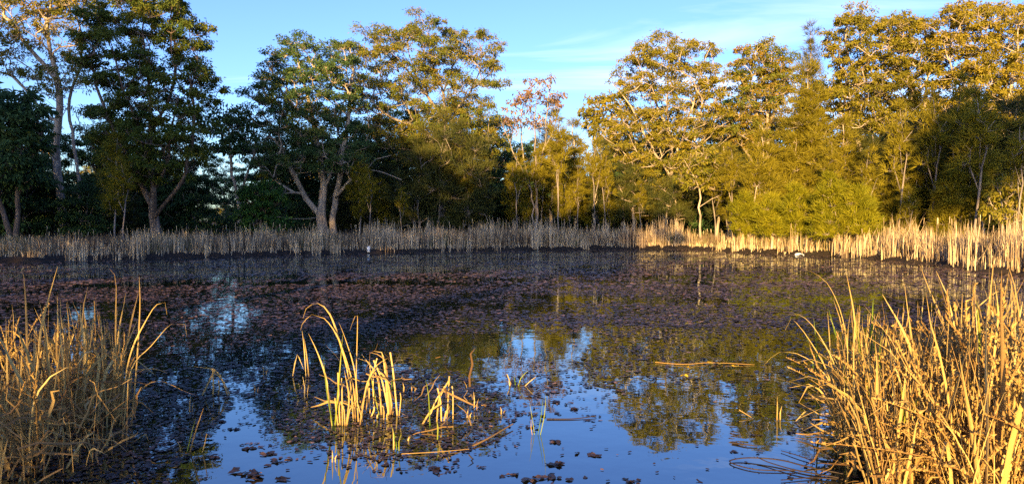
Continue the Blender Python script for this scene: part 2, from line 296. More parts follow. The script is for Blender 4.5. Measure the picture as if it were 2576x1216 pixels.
def build_tree(seed, name, label, cat, D, stems, outline, leaf, bark, nclump=50, r=1.25, R0=0.28, style='gum', nspray=9, nleaf=26,
               size=0.42, deep=0.30, tint=0.45, sep=0.85, group=None, base=None, holes=(), flat=0.58, twigs=True, sink=0.3, rmin=0.016):
    rng = np.random.default_rng(seed)
    if style == 'gum' and nclump > 40 and size < .6: nclump, r, nspray, size, nleaf, rmin = int(nclump * 1.9), r * .74, nspray - 2, size * .54, int(nleaf * 2.0), .030
    pos, par, paths = [], [], []
    xs = [p[0] for p in outline]; ys = [p[1] for p in outline]
    wid = (max(xs) - min(xs)) / F * D; half = wid * deep
    b0 = P(stems[0][0][0], stems[0][0][1], D)
    gz = float(ground_z(b0[0], b0[1])) if base is None else base
    for si, st in enumerate(stems):
        drift = 0 if si == 0 else rng.uniform(-1, 1) * half * .9
        m_ = len(st); pts = []
        for i_, (a_, b_) in enumerate(st):
            pts.append(P(a_, b_, D + drift * (i_ / max(1, m_ - 1)) + (rng.normal(0, .25) if i_ else 0)))
        pts = np.array(pts)
        ground_start = si == 0 or st[0][1] > 560
        if ground_start: pts[0][2] = (float(ground_z(pts[0][0], pts[0][1])) if base is None else base) - sink; 
        if si == 0: b0 = pts[0] + np.array([0, 0, sink])
        ln = smooth_line(pts, 0.7); ln[1:-1] += rng.normal(0, .05, (len(ln) - 2, 3))
        start = -1
        if not ground_start:
            Pn = np.array(pos); dd = np.linalg.norm(Pn - ln[0], axis=1); start = int(dd.argmin())
            ln[0] = (ln[0] + pos[start]) / 2
        idx = [start] if start >= 0 else []
        for p_ in ln:
            pos.append(p_); par.append(idx[-1] if idx else -1); idx.append(len(pos) - 1)
        paths.append((idx, 'stem', si))
    # foliage clumps spread through the crown's volume
    cl = []; tries = 0; rs = []
    x0, x1, y0, y1 = min(xs), max(xs), min(ys), max(ys); xm = (x0 + x1) / 2
    while len(cl) < nclump and tries < 9000:
        tries += 1; a_, b_ = rng.uniform(x0, x1), rng.uniform(y0, y1)
        if not inside(outline, a_, b_): continue
        if any(inside(h_, a_, b_) for h_ in holes): continue
        row = [x_ for x_ in np.linspace(x0, x1, 24) if inside(outline, x_, b_)]
        if row: lo, hi = min(row), max(row)
        else: lo, hi = x0, x1
        u = min(1, abs(a_ - (lo + hi) / 2) / max(1, (hi - lo) / 2)); hd = min(half, (hi - lo) / F * D * .5) * math.sqrt(max(0, 1 - u * u))
        c = P(a_, b_, D + rng.uniform(-1, 1) * hd); rr_ = r * rng.uniform(.7, 1.25)
        s_ = sep * (1.0 if tries < 5000 else .8)
        if cl and (np.linalg.norm((np.array(cl) - c) * np.array([1, 1, 1.08 if style == 'gum' else 1]), axis=1) < s_ * (rr_ + np.array(rs)) * .75).any(): continue
        cl.append(c); rs.append(rr_)
    nleafy = len(cl)
    if style == 'gum' and nclump > 60:
        tries = 0
        while len(cl) < nleafy * 1.35 and tries < 3000:
            tries += 1; a_, b_ = rng.uniform(x0, x1), rng.uniform(y0 + (y1 - y0) * .25, max(min(y1 + (y1 - y0) * .22, 520), y0 + (y1 - y0) * .5))
            if inside(outline, xm + (a_ - xm) * 1.25, min(b_, y1 - 8)): cl.append(P(a_, b_, D + rng.uniform(-.7, .7) * half)); rs.append(.5)
    cl = np.array(cl); rs = np.array(rs)
    Pn = np.array(pos)
    d0 = np.array([np.linalg.norm(Pn - c, axis=1).min() for c in cl]); od_ = np.argsort(d0)
    lm = MB(); bm = MB(); tips = []
    for ci in od_:
        c = cl[ci] - np.array([0, 0, .35 * rs[ci]])
        Pn = np.array(pos); dv = Pn - c; dd = np.linalg.norm(dv, axis=1)
        cost = dd + .9 * np.maximum(0, dv[:, 2] + .45 * np.hypot(dv[:, 0], dv[:, 1])) + np.where(Pn[:, 2] < gz + 1.2, 6, 0)
        n0 = int(cost.argmin()); A = pos[n0]; d_ = dd[n0]
        pdir = (A - pos[par[n0]]) if par[n0] >= 0 else np.array([0, 0, 1.]); pdir = pdir / (np.linalg.norm(pdir) + 1e-6)
        B = A + pdir * d_ * .4 + np.array([0, 0, .08 * d_]); m_ = max(2, int(d_ / .6)); idx = [n0]
        for k_ in range(1, m_ + 1):
            tt = k_ / m_; p_ = (1 - tt) ** 2 * A + 2 * tt * (1 - tt) * B + tt ** 2 * c + (rng.normal(0, .05, 3) if k_ < m_ else 0)
            pos.append(p_); par.append(idx[-1]); idx.append(len(pos) - 1)
        paths.append((idx, 'branch', 0)); tips.append(idx[-1])
        if ci >= nleafy:
            for _ in range(4): tube(bm, [pos[idx[-1]], pos[idx[-1]] + rng.normal(0, .45, 3) + np.array([0, 0, .25])], [.022, .012], 3)
            continue
        tv = tint + rng.normal(0, .09)
        f_ = leaves_gum if style == 'gum' else leaves_needle
        sc = f_(rng, lm, cl[ci], rs[ci], nspray, nleaf, size, tv, flat)
        if twigs:
            for s_ in sc: tube(bm, [pos[idx[-1]], (pos[idx[-1]] + s_) / 2 + rng.normal(0, .06, 3), s_], np.array([.020, .015, .009]) * (1 if style == 'gum' and rmin > .014 else .4), 3)
    wgt = np.zeros(len(pos))
    for idx, kd, _ in paths:
        if kd == 'stem': wgt[idx[-1]] += .6
    for t_ in tips: wgt[t_] += 1
    for i_ in range(len(pos) - 1, -1, -1):
        if par[i_] >= 0: wgt[par[i_]] += wgt[i_]
    tot = max(wgt.max(), 1); rad = np.maximum(rmin, R0 * .70 * (wgt / tot) ** .46)
    hs = np.array([p_[2] - gz for p_ in pos]); rad = rad * (1 + .45 * np.exp(-np.maximum(hs, 0) / .7)) * np.clip(1.05 - hs / 90, .7, 1.1)
    root = thing(name, label, cat, b0, group)
    for idx, kd, si in paths:
        pts = np.array([pos[q_] for q_ in idx]); ra = rad[idx].copy()
        if len(idx) > 1 and (kd == 'branch' or si > 0): ra[0] = min(ra[0], ra[1] * 1.25)
        if kd == 'stem':
            sm = MB(); tube(sm, pts, ra, 9)
            link('trunk' if si == 0 else 'limb', sm.mesh('trunk' if si == 0 else 'limb', bark, b0, smooth=True), root)
        else: tube(bm, pts, ra, 5 if ra.max() > .05 else 4)
    if bm.n: link('branches', bm.mesh('branches', bark, b0, smooth=True), root, kind='stuff')
    link('crown', lm.mesh('crown', leaf, b0), root, kind='stuff')
    return root

T = build_tree
T(1, 'gum_tree', 'tall pale-limbed gum tree with sparse sunlit top at the left edge', 'tree', 54,
  [[(158, 590), (152, 480), (138, 380), (148, 300), (150, 240), (135, 160), (120, 80), (130, 0), (140, -60)],
   [(205, 590), (195, 430), (180, 330), (175, 250), (200, 170), (205, 90), (190, 20)],
   [(140, 200), (90, 140), (50, 90), (10, 40)], [(146, 310), (100, 270), (60, 220), (20, 180)], [(142, 400), (110, 360), (90, 330)]],
  [(-60, -120), (230, -120), (250, 0), (200, 90), (235, 180), (210, 250), (100, 230), (60, 200), (-60, 230)], GUM, BARK_PALE, 62, 1.15, .42, nspray=8, nleaf=18, tint=.7)
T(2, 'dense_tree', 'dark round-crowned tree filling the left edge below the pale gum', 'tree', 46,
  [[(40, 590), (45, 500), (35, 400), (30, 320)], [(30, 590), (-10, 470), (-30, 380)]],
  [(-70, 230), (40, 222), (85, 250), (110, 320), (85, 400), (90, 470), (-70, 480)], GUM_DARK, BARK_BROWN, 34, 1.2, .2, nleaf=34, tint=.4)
T(3, 'gum_tree', 'big dense dark gum tree with upswept limbs rising from one short trunk', 'tree', 47,
  [[(392, 590), (388, 545), (384, 470), (375, 380), (380, 280), (370, 180), (360, 80), (370, 0), (360, -30)],
   [(386, 520), (330, 420), (290, 330), (250, 240), (230, 160)], [(390, 545), (420, 510), (455, 460), (472, 400), (490, 300), (480, 200)],
   [(380, 400), (340, 300), (300, 200), (280, 110)], [(378, 330), (430, 240), (440, 120), (430, 40)], [(384, 480), (420, 420), (430, 330), (450, 240)]],
  [(185, 95), (205, 30), (265, -40), (360, -55), (440, -50), (500, 45), (540, 95), (515, 130), (540, 170), (555, 235), (525, 290), (535, 340), (510, 400), (470, 450), (330, 480), (250, 410), (225, 330), (240, 240), (195, 180)],
  GUM, BARK_BROWN, 105, 1.15, .42, nspray=9, nleaf=28, tint=.36)
T(4, 'gum_tree', 'small pale-stemmed gum in the gap left of the many-stemmed gum', 'tree', 62,
  [[(603, 590), (600, 500), (585, 440), (580, 380), (575, 320)], [(600, 500), (625, 430), (640, 380), (640, 330)]],
  [(520, 325), (555, 275), (610, 295), (650, 315), (655, 370), (605, 392), (540, 378)], GUM_DARK, BARK_PALE, 20, 1.15, .24, nleaf=22, tint=.5)
T(5, 'leafy_bush', 'bright green rounded bush left of the many-stemmed gum', 'bush', 52,
  [[(655, 590), (655, 540), (650, 500)]], [(605, 500), (640, 458), (690, 468), (712, 530), (700, 580), (610, 580)], SHRUB, BARK_BROWN, 20, .85, .1, nleaf=34, size=.3, tint=.5, flat=.8)
T(6, 'gum_tree', 'many-stemmed gum with smooth pale twisted trunks above the reeds', 'tree', 57,
  [[(840, 590), (838, 540), (846, 490), (858, 430), (862, 370), (875, 300), (880, 240), (888, 180), (880, 120)],
   [(818, 590), (806, 540), (815, 480), (805, 400), (790, 310), (770, 230), (750, 160), (740, 100)],
   [(845, 500), (880, 452), (920, 430), (960, 432), (1010, 452)], [(808, 545), (770, 500), (742, 450), (720, 400), (690, 350)],
   [(806, 550), (770, 548), (735, 552), (690, 545)], [(815, 480), (840, 400), (850, 330), (840, 250)], [(790, 310), (720, 250), (690, 190), (670, 160)], [(858, 430), (905, 380), (930, 330), (920, 260)], [(920, 430), (945, 400), (985, 390)]],
  [(605, 250), (640, 190), (675, 145), (698, 88), (740, 74), (775, 100), (800, 130), (850, 92), (885, 110), (910, 200), (905, 300), (940, 390), (890, 440), (760, 430), (700, 460), (620, 410), (640, 300)],
  GUM_DARK, BARK_PALE, 92, 1.2, .56, nspray=9, nleaf=25, tint=.55)
T(7, 'gum_tree', 'tallest gum in the middle with a golden sunlit dome', 'tree', 64,
  [[(1112, 592), (1115, 500), (1118, 420), (1120, 330), (1115, 240), (1090, 170), (1075, 90), (1060, 45)],
   [(1119, 340), (1150, 275), (1190, 220), (1212, 150), (1205, 100)], [(1116, 300), (1060, 220), (1010, 160), (965, 110)],
   [(1116, 420), (1160, 370), (1220, 342), (1262, 330)], [(1116, 390), (1050, 320), (985, 295), (920, 240)], [(1117, 520), (1150, 482), (1200, 452), (1258, 448)],
   [(1112, 235), (1140, 160), (1150, 80)], [(1060, 225), (1030, 140), (1020, 70)]],
  [(840, 112), (900, 86), (960, 62), (1000, 38), (1050, 25), (1090, 48), (1150, 62), (1165, 88), (1200, 78), (1250, 92), (1262, 120), (1240, 150), (1278, 172), (1270, 215), (1230, 235), (1270, 290), (1265, 400), (1180, 420), (1000, 410), (930, 330), (880, 260), (870, 180)],
  GUM, BARK_GREY, 125, 1.35, .5, nspray=9, nleaf=24, tint=.62)
T(8, 'sheoak_tree', 'dark feathery she-oak under the golden-domed gum', 'tree', 56,
  [[(1100, 590), (1105, 500), (1110, 400), (1120, 300)], [(1060, 590), (1050, 500), (1060, 420)], [(1180, 590), (1175, 480), (1160, 400)]],
  [(1040, 360), (1120, 285), (1200, 340), (1235, 450), (1225, 575), (1000, 575), (990, 460)], SHEOAK_DARK, BARK_GREY, 75, 1.0, .14, style='needle', nspray=10, nleaf=30, size=.8, tint=.5)
T(9, 'dying_tree', 'thin dying tree with rust-brown leaves on bare forked stems', 'tree', 55,
  [[(1345, 590), (1335, 480), (1300, 400), (1275, 340), (1262, 305)], [(1350, 590), (1352, 450), (1345, 330), (1352, 200)], [(1350, 450), (1366, 380), (1380, 260), (1388, 200)],
   [(1335, 480), (1315, 380), (1310, 290), (1328, 240)], [(1366, 380), (1400, 300), (1408, 240)]],
  [(1255, 320), (1275, 240), (1330, 186), (1400, 190), (1412, 260), (1370, 320), (1330, 330), (1285, 350)], RUST, BARK_GREY, 28, .75, .12, nspray=4, nleaf=9, size=.36, tint=.5, sep=.6)
sheoaks = [
 (1385, 58, [(1385, 255), (1408, 330), (1425, 430), (1415, 520), (1355, 520), (1348, 400), (1364, 320)], SHEOAK, 30, 'slender olive she-oak right beside the dying tree'),
 (1445, 57, [(1440, 305), (1462, 380), (1480, 470), (1475, 530), (1422, 530), (1418, 400)], SHEOAK, 22, 'slender olive she-oak second to the right of the dying tree'),
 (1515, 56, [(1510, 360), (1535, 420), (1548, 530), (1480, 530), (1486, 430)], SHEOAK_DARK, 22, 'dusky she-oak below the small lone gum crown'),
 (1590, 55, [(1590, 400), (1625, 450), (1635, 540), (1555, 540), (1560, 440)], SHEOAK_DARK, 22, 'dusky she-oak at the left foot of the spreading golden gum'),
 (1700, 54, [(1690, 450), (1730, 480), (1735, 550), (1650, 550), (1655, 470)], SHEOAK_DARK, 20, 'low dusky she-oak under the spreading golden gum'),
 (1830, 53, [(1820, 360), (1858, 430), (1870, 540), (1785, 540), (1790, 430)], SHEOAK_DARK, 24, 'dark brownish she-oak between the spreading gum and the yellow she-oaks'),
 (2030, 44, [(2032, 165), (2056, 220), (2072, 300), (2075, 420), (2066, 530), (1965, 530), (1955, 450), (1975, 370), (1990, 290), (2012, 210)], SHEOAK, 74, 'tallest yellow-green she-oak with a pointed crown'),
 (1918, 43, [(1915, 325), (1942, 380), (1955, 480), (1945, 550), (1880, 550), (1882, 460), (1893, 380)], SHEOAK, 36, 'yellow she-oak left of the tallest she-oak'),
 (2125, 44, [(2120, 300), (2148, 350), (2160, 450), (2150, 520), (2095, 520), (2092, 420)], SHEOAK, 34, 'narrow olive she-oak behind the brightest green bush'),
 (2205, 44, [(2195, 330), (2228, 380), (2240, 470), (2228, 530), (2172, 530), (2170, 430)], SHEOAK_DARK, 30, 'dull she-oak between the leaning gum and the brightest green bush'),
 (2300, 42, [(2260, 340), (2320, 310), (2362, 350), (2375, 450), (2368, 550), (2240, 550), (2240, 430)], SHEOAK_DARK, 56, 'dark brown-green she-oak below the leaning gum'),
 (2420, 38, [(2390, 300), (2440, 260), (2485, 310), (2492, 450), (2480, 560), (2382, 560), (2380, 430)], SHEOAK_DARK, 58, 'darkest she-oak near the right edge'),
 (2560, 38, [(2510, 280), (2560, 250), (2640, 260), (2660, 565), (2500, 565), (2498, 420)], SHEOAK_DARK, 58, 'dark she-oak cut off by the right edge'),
]
for k_, (bx, D, ol, mt, nc, lb) in enumerate(sheoaks):
    top = min(p_[1] for p_ in ol); tx = [p_[0] for p_ in ol if p_[1] == top][0]
    T(200 + k_, 'sheoak_tree', lb, 'tree', D, [[(bx, 590), (bx + 4, 590 - (590 - top) * .4), (tx, top + 8)], [(bx - 25, 590), (bx - 22, 520), (bx - 15, 590 - (590 - top) * .45)]],
      ol, mt, BARK_PALE if k_ < 10 else BARK_GREY, nc, .8, .17, style='needle', nspray=10, nleaf=32, size=.6, tint=.5, deep=.5)
T(10, 'gum_tree', 'small lone gum crown in the sky gap left of the spreading gum', 'tree', 66,
  [[(1505, 590), (1500, 470), (1496, 380), (1500, 300), (1520, 260)], [(1496, 380), (1480, 320), (1475, 290)], [(1498, 360), (1535, 300), (1548, 260)]],
  [(1462, 272), (1500, 245), (1550, 240), (1572, 290), (1555, 350), (1490, 350), (1480, 310)], GUM_OLIVE, BARK_PALE, 22, 1.0, .18, nspray=7, nleaf=18, tint=.5)
T(11, 'gum_tree', 'spreading golden gum with fanned limbs and airy umbrella crown', 'tree', 58,
  [[(1692, 590), (1690, 480), (1690, 380), (1680, 280), (1680, 180), (1690, 105)], [(1690, 450), (1640, 370), (1600, 290), (1560, 230), (1540, 205)],
   [(1690, 420), (1720, 330), (1750, 240), (1770, 160), (1790, 115)], [(1691, 470), (1740, 400), (1790, 310), (1822, 230)], [(1690, 520), (1620, 440), (1560, 375), (1510, 335)],
   [(1690, 350), (1650, 260), (1640, 170), (1645, 110)], [(1620, 440), (1600, 360), (1570, 300)], [(1740, 400), (1760, 300), (1800, 180)]],
  [(1525, 212), (1560, 186), (1575, 150), (1610, 102), (1650, 86), (1690, 92), (1720, 102), (1780, 97), (1820, 125), (1808, 160), (1850, 200), (1860, 270), (1865, 340), (1850, 450), (1780, 490), (1700, 470), (1600, 490), (1530, 430), (1510, 360), (1500, 325), (1560, 290), (1550, 240)],
  GUM_OLIVE, BARK_PALE, 124, 1.15, .46, nspray=8, nleaf=22, tint=.5)
T(12, 'young_tree', 'slim pale-trunked young tree standing in front of the dark gap', 'tree', 50,
  [[(1762, 590), (1760, 500), (1757, 440), (1750, 370)], [(1760, 480), (1780, 440), (1800, 410)], [(1758, 470), (1735, 430), (1720, 400)], [(1760, 520), (1790, 500), (1815, 490)]],
  [(1712, 410), (1750, 365), (1810, 400), (1825, 480), (1780, 470), (1725, 470)], GUM_OLIVE, BARK_PALE, 26, .7, .10, nspray=6, nleaf=14, size=.3, tint=.35, sep=.7)
T(13, 'gum_tree', 'pale-forked gum between the spreading gum and tallest she-oak', 'tree', 56,
  [[(1932, 590), (1930, 400), (1930, 290), (1920, 200), (1900, 140)], [(1930, 340), (1900, 280), (1870, 220)], [(1930, 330), (1960, 250), (1975, 180)], [(1925, 590), (1895, 430), (1870, 370), (1855, 330)], [(1930, 290), (1945, 210), (1940, 130)]],
  [(1848, 165), (1875, 112), (1930, 106), (1990, 140), (2015, 200), (1985, 260), (1960, 340), (1880, 380), (1850, 340), (1862, 250)], GUM, BARK_PALE, 52, 1.1, .34, nspray=8, nleaf=22, tint=.75)
T(14, 'pine_tree', 'thin grey-green spire poking above the trees against the sky', 'tree', 72,
  [[(2042, 590), (2042, 300), (2040, 72)]], [(2040, 66), (2052, 100), (2068, 150), (2070, 260), (2010, 260), (2018, 150), (2030, 100)], SHEOAK_DARK, BARK_GREY, 34, .75, .16, style='needle', nspray=6, nleaf=20, size=.8, tint=.7)
T(15, 'gum_tree', 'tall gum with a thick leaning pale trunk on the right', 'tree', 50,
  [[(2312, 590), (2305, 480), (2300, 370), (2270, 290), (2220, 240), (2190, 180), (2180, 100)], [(2300, 380), (2322, 290), (2332, 200), (2340, 100)], [(2290, 330), (2292, 230), (2272, 130), (2260, 60)],
   [(2200, 590), (2190, 450), (2150, 330), (2120, 230), (2110, 130)], [(2225, 245), (2160, 200), (2130, 120), (2130, 50)]],
  [(2072, 112), (2090, 52), (2130, 22), (2170, 24), (2200, 52), (2250, 32), (2300, 52), (2340, 42), (2385, 90), (2375, 200), (2385, 310), (2300, 330), (2180, 340), (2100, 310), (2060, 240), (2110, 170)],
  GUM_OLIVE, BARK_PALE, 100, 1.05, .42, nspray=8, nleaf=22, tint=.5)
T(16, 'gum_tree', 'bronze-topped gum leaning out of the frame at the right edge', 'tree', 48,
  [[(2482, 590), (2470, 450), (2450, 330), (2440, 230), (2430, 120), (2410, 40)], [(2472, 420), (2520, 300), (2550, 180), (2560, 80)], [(2445, 280), (2400, 190), (2375, 110)], [(2520, 300), (2600, 220), (2620, 130)]],
  [(2345, 62), (2380, 22), (2430, 2), (2480, 22), (2540, 22), (2640, 40), (2660, 300), (2560, 350), (2420, 310), (2360, 260), (2370, 140)], GUM_OLIVE, BARK_PALE, 88, 1.1, .38, nspray=8, nleaf=22, tint=.68)
bushes = [
 (2095, 36, [(2092, 432), (2122, 480), (2135, 585), (2052, 585), (2062, 480)], 26, 'brightest yellow-green bush standing behind the right-hand reeds'),
 (2160, 35, [(2158, 462), (2190, 510), (2210, 585), (2128, 585), (2135, 505)], 22, 'yellow-green bush right of the brightest bush'),
 (2005, 38, [(2000, 470), (2028, 520), (2035, 585), (1975, 585), (1978, 520)], 20, 'yellow-green bush left of the brightest bush'),
 (1940, 39, [(1938, 490), (1962, 530), (1968, 585), (1910, 585), (1915, 530)], 15, 'small yellow-green bush second to the left of the brightest bush'),
 (1880, 41, [(1876, 478), (1902, 530), (1908, 585), (1850, 585), (1852, 530)], 16, 'leftmost yellow-green bush beside the dark gap'),
 (2265, 36, [(2250, 500), (2280, 480), (2300, 585), (2232, 585)], 14, 'small olive bush left of the feathery olive bush'),
 (2390, 34, [(2370, 470), (2405, 440), (2435, 520), (2430, 585), (2360, 585)], 22, 'feathery olive bush under the darkest she-oak'),
]
for k_, (bx, D, ol, nc, lb) in enumerate(bushes):
    top = min(p_[1] for p_ in ol); tx = [p_[0] for p_ in ol if p_[1] == top][0]
    T(50 + k_, 'sheoak_bush', lb, 'bush', D, [[(bx, 590), (bx, 545), (tx, top + 10)], [(bx + 20, 590), (bx + 22, 550), (bx + 28, 510)]], ol, SHEOAK_BRIGHT if k_ < 5 else SHEOAK, BARK_PALE, nc, .5, .07,
      style='needle', nspray=12, nleaf=34, size=.5, tint=.5, deep=.45)
T(60, 'young_tree', 'pale-stemmed sparse sapling beside the reeds at the right edge', 'tree', 31,
  [[(2520, 590), (2522, 540), (2515, 490), (2520, 455)], [(2535, 590), (2545, 530), (2565, 490)], [(2520, 550), (2495, 515), (2485, 490)]],
  [(2470, 490), (2520, 448), (2580, 465), (2610, 540), (2560, 550), (2480, 545)], GUM_OLIVE, BARK_PALE, 30, .5, .07, nspray=6, nleaf=14, size=.22, tint=.5, sep=.7, rmin=.01)

# understorey and far trees: a few kinds, then copies of thing and parts
VB = HY + CAMZ / 50 * F      # image height of z = 0 at 50 m
def proto(seed, name, label, h, wd, low, mt, bark, nc, r, **k):
    hp, wp = h / 50 * F, wd / 50 * F; B0 = VB; s = k.pop('lean', 10)
    ol = [(1288 - wp * .32, B0 - hp * .9), (1288, B0 - hp), (1288 + wp * .35, B0 - hp * .88), (1288 + wp * .5, B0 - hp * .6), (1288 + wp * .42, B0 - hp * low), (1288 - wp * .45, B0 - hp * low), (1288 - wp * .5, B0 - hp * .55)]
    st = [[(1288, B0), (1290, B0 - hp * .3), (1288 + s, B0 - hp * .6), (1288 + s * .5, B0 - hp * .93)], [(1289, B0 - hp * .35), (1288 - wp * .2, B0 - hp * .6), (1288 - wp * .25, B0 - hp * .85)], [(1290, B0 - hp * .4), (1288 + wp * .25, B0 - hp * .65), (1288 + wp * .27, B0 - hp * .8)]]
    return T(seed, name, label, 'tree', 50, st, ol, mt, bark, nc, r, base=0.0, deep=.45, **k)
rng = np.random.default_rng(77)
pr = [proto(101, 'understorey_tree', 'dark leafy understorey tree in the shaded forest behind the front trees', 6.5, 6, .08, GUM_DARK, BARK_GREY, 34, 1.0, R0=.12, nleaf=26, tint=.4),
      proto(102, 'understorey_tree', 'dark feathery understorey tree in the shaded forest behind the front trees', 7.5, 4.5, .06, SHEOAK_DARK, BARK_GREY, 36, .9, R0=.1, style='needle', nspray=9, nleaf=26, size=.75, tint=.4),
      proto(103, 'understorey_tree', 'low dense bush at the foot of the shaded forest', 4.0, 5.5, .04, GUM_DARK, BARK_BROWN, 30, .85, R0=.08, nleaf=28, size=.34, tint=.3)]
far = [proto(104, 'far_tree', 'distant leafy tree glimpsed between the front trunks', 12, 10, .12, GUM, BARK_PALE, 44, 1.3, R0=.2, nleaf=20, size=.5, tint=.75),
       proto(105, 'far_tree', 'distant rounded tree glimpsed between the front trunks', 9, 9, .08, GUM_OLIVE, BARK_PALE, 36, 1.25, R0=.16, nleaf=20, size=.5, tint=.45)]
FRONT = [(90, 'the pale-limbed gum'), (30, 'the left-edge round-crowned tree'), (370, 'the big dense dark gum'), (600, 'the small pale-stemmed gum'), (690, 'the bright green bush'), (800, 'the many-stemmed gum'), (1110, 'the golden-domed gum'),
         (1330, 'the rust-leaved dying tree'), (1440, 'the slender olive she-oaks'), (1510, 'the small lone gum crown'), (1690, 'the spreading golden gum'), (1930, 'the pale-forked gum'), (2030, 'the tallest she-oak'), (2150, 'the brightest bush'), (2300, 'the thick leaning gum'), (2480, 'the bronze-topped gum')]
ORD = ['', 'second ', 'third ', 'fourth ', 'fifth ', 'sixth ', 'seventh ', 'eighth ', 'ninth ', 'tenth ', 'eleventh ', 'twelfth ', 'thirteenth ', 'fourteenth ', 'fifteenth ']
placed = []
def note(o, head, px, rel): placed.append((o, head, px, rel, min(FRONT, key=lambda f_: abs(f_[0] - px))[1]))
def write_labels():
    tall = {}
    for o_, head, px, rel, fr_ in sorted(placed, key=lambda p_: p_[2]):
        k_ = tall.get((head, fr_), 0); tall[(head, fr_)] = k_ + 1; tot_ = sum(1 for p_ in placed if (p_[1], p_[4]) == (head, fr_))
        o_['label'] = head + ' ' + rel + ' ' + fr_ + ('' if tot_ == 1 else (', first from the left' if k_ == 0 else ', ' + ORD[min(k_, 14)] + 'from the left'))
def scatter(protos, heads, n, xr, dfun, sr, group, gap=1.4):
    pts = []; used = [False] * len(protos)
    for _ in range(n):
        for _t in range(60):
            px = rng.uniform(*xr); D = dfun(px); x = (px - CX) / F * D
            if all((x - a) ** 2 + (D - b_) ** 2 > gap ** 2 for a, b_ in pts): break
        pts.append((x, D)); k_ = int(rng.integers(len(protos))); s = rng.uniform(*sr) * float(np.interp(px, [-200, 90, 110, 210, 230, 470, 500, 670, 700, 1000, 1300, 2800], [.8, .8, .5, .5, .75, .75, .42, .42, .8, .95, 1, 1.05]))
        loc = (x, D, float(ground_z(x, D)) - .1); rz = rng.uniform(0, 6.28); sc = (s, s, s * rng.uniform(.85, 1.15))
        if not used[k_]:
            o = protos[k_]; o.location = loc; o.rotation_euler = (0, 0, rz); o.scale = sc; o['group'] = group; used[k_] = True
        else: o = copy_thing(protos[k_], loc, rz, sc, group=group)
        note(o, heads[k_], px, 'behind')
line_x = [-300, 0, 300, 600, 900, 1200, 1600, 1800, 2000, 2300, 2600, 2900]; line_d = [44, 48, 51, 58, 62, 66, 64, 60, 52, 46, 42, 38]
LD = lambda px: float(np.interp(px, line_x, line_d))
scatter(pr, ['dark leafy tree', 'dark feathery tree', 'low dense bush'], 70, (-250, 2800), lambda px: LD(px) + rng.uniform(0, 16), (.75, 1.25), 'understorey trees in the shaded forest', 2.2)
scatter(far, ['distant leafy tree', 'distant rounded tree'], 40, (-200, 2800), lambda px: LD(px) + rng.uniform(30, 75), (.75, 1.3), 'distant trees beyond the front row', 4)
mid = proto(106, 'gum_tree', 'dark gum in the second row', 12.5, 9, .10, GUM_DARK, BARK_GREY, 50, 1.3, R0=.22, nleaf=24, size=.5, tint=.35)
mspots = [(20, 60, .9), (260, 64, .95), (330, 68, .9), (450, 66, .8), (570, 90, .74), (705, 74, .9), (780, 76, 1.05), (880, 76, 1.1), (960, 78, 1.1), (1040, 76, 1.2), (1180, 80, 1.2), (1250, 78, 1.1), (1310, 80, .85), (1400, 82, .8), (1580, 76, 1.0), (1640, 72, 1.05), (1760, 72, 1.1), (1850, 68, 1.1), (1990, 64, 1.0), (2100, 60, 1.05), (2240, 60, 1.0), (2400, 58, 1.05), (2540, 54, 1.0)]
for k_, (px, D, s) in enumerate(mspots):
    x = (px - CX) / F * D; loc = (x, D, float(ground_z(x, D)) - .1)
    if k_ == 0: o = mid; mid.location = loc; mid['group'] = 'gums in the second row'
    else: o = copy_thing(mid, loc, k_ * 2.1, (s, s, s * rng.uniform(.9, 1.1)), group='gums in the second row')
    note(o, 'dark gum in the second row', px, 'behind')
# thin saplings in front of the dark forest
sap = T(110, 'sapling', 'thin pale sapling stem with a wisp of foliage before the dark forest', 'sapling', 50,
        [[(1288, VB), (1290, VB - 60), (1286, VB - 130), (1290, VB - 200)], [(1289, VB - 80), (1300, VB - 130), (1304, VB - 160)]],
        [(1262, VB - 120), (1288, VB - 215), (1316, VB - 120), (1300, VB - 60), (1276, VB - 60)], SHEOAK, BARK_GREY, 22, .45, .06, style='needle', nspray=8, nleaf=24, size=.5, tint=.4, base=0.0, rmin=.008)
pole = T(111, 'sapling', 'slender bare pole of a sapling', 'sapling', 50,
        [[(1288, VB), (1289, VB - 70), (1286, VB - 150), (1290, VB - 225)], [(1288, VB - 120), (1280, VB - 165), (1276, VB - 190)], [(1287, VB - 90), (1299, VB - 130), (1306, VB - 165)]],
        [(1266, VB - 165), (1290, VB - 240), (1314, VB - 170), (1296, VB - 130)], SHEOAK, BARK_GREY, 14, .42, .058, style='needle', nspray=7, nleaf=22, size=.5, tint=.5, base=0.0, rmin=.014)
pxs = [1300, 1348, 1405, 1432, 1452, 1496, 1523, 1572, 1612, 1800, 1840, 1905, 2090, 2180, 2222, 2262, 2285, 2345, 2410, 2455, 2560, 1010, 1172, 930, 310]
for k_, px in enumerate(pxs):
    D = LD(px) - rng.uniform(8, 14); x = (px - CX) / F * D; s = rng.uniform(.5, 1.2)
    if shore_d(x, D) < 2.5: D += 4; x = (px - CX) / F * D
    loc = (x, D, float(ground_z(x, D)) - .05)
    if k_ == 0: o = pole; pole.location = loc; pole['group'] = 'bare sapling poles before the forest'
    else: o = copy_thing(pole, loc, rng.uniform(0, 6.28), (s, s, s * rng.uniform(.8, 1.25)), group='bare sapling poles before the forest')
    note(o, 'slender bare sapling pole', px, 'near')
sxs = [1290, 1330, 1365, 1420, 1455, 1478, 1530, 1560, 1600, 1640, 1830, 2230, 2255, 2270, 2340, 2440, 2470, 960, 905, 660, 290]
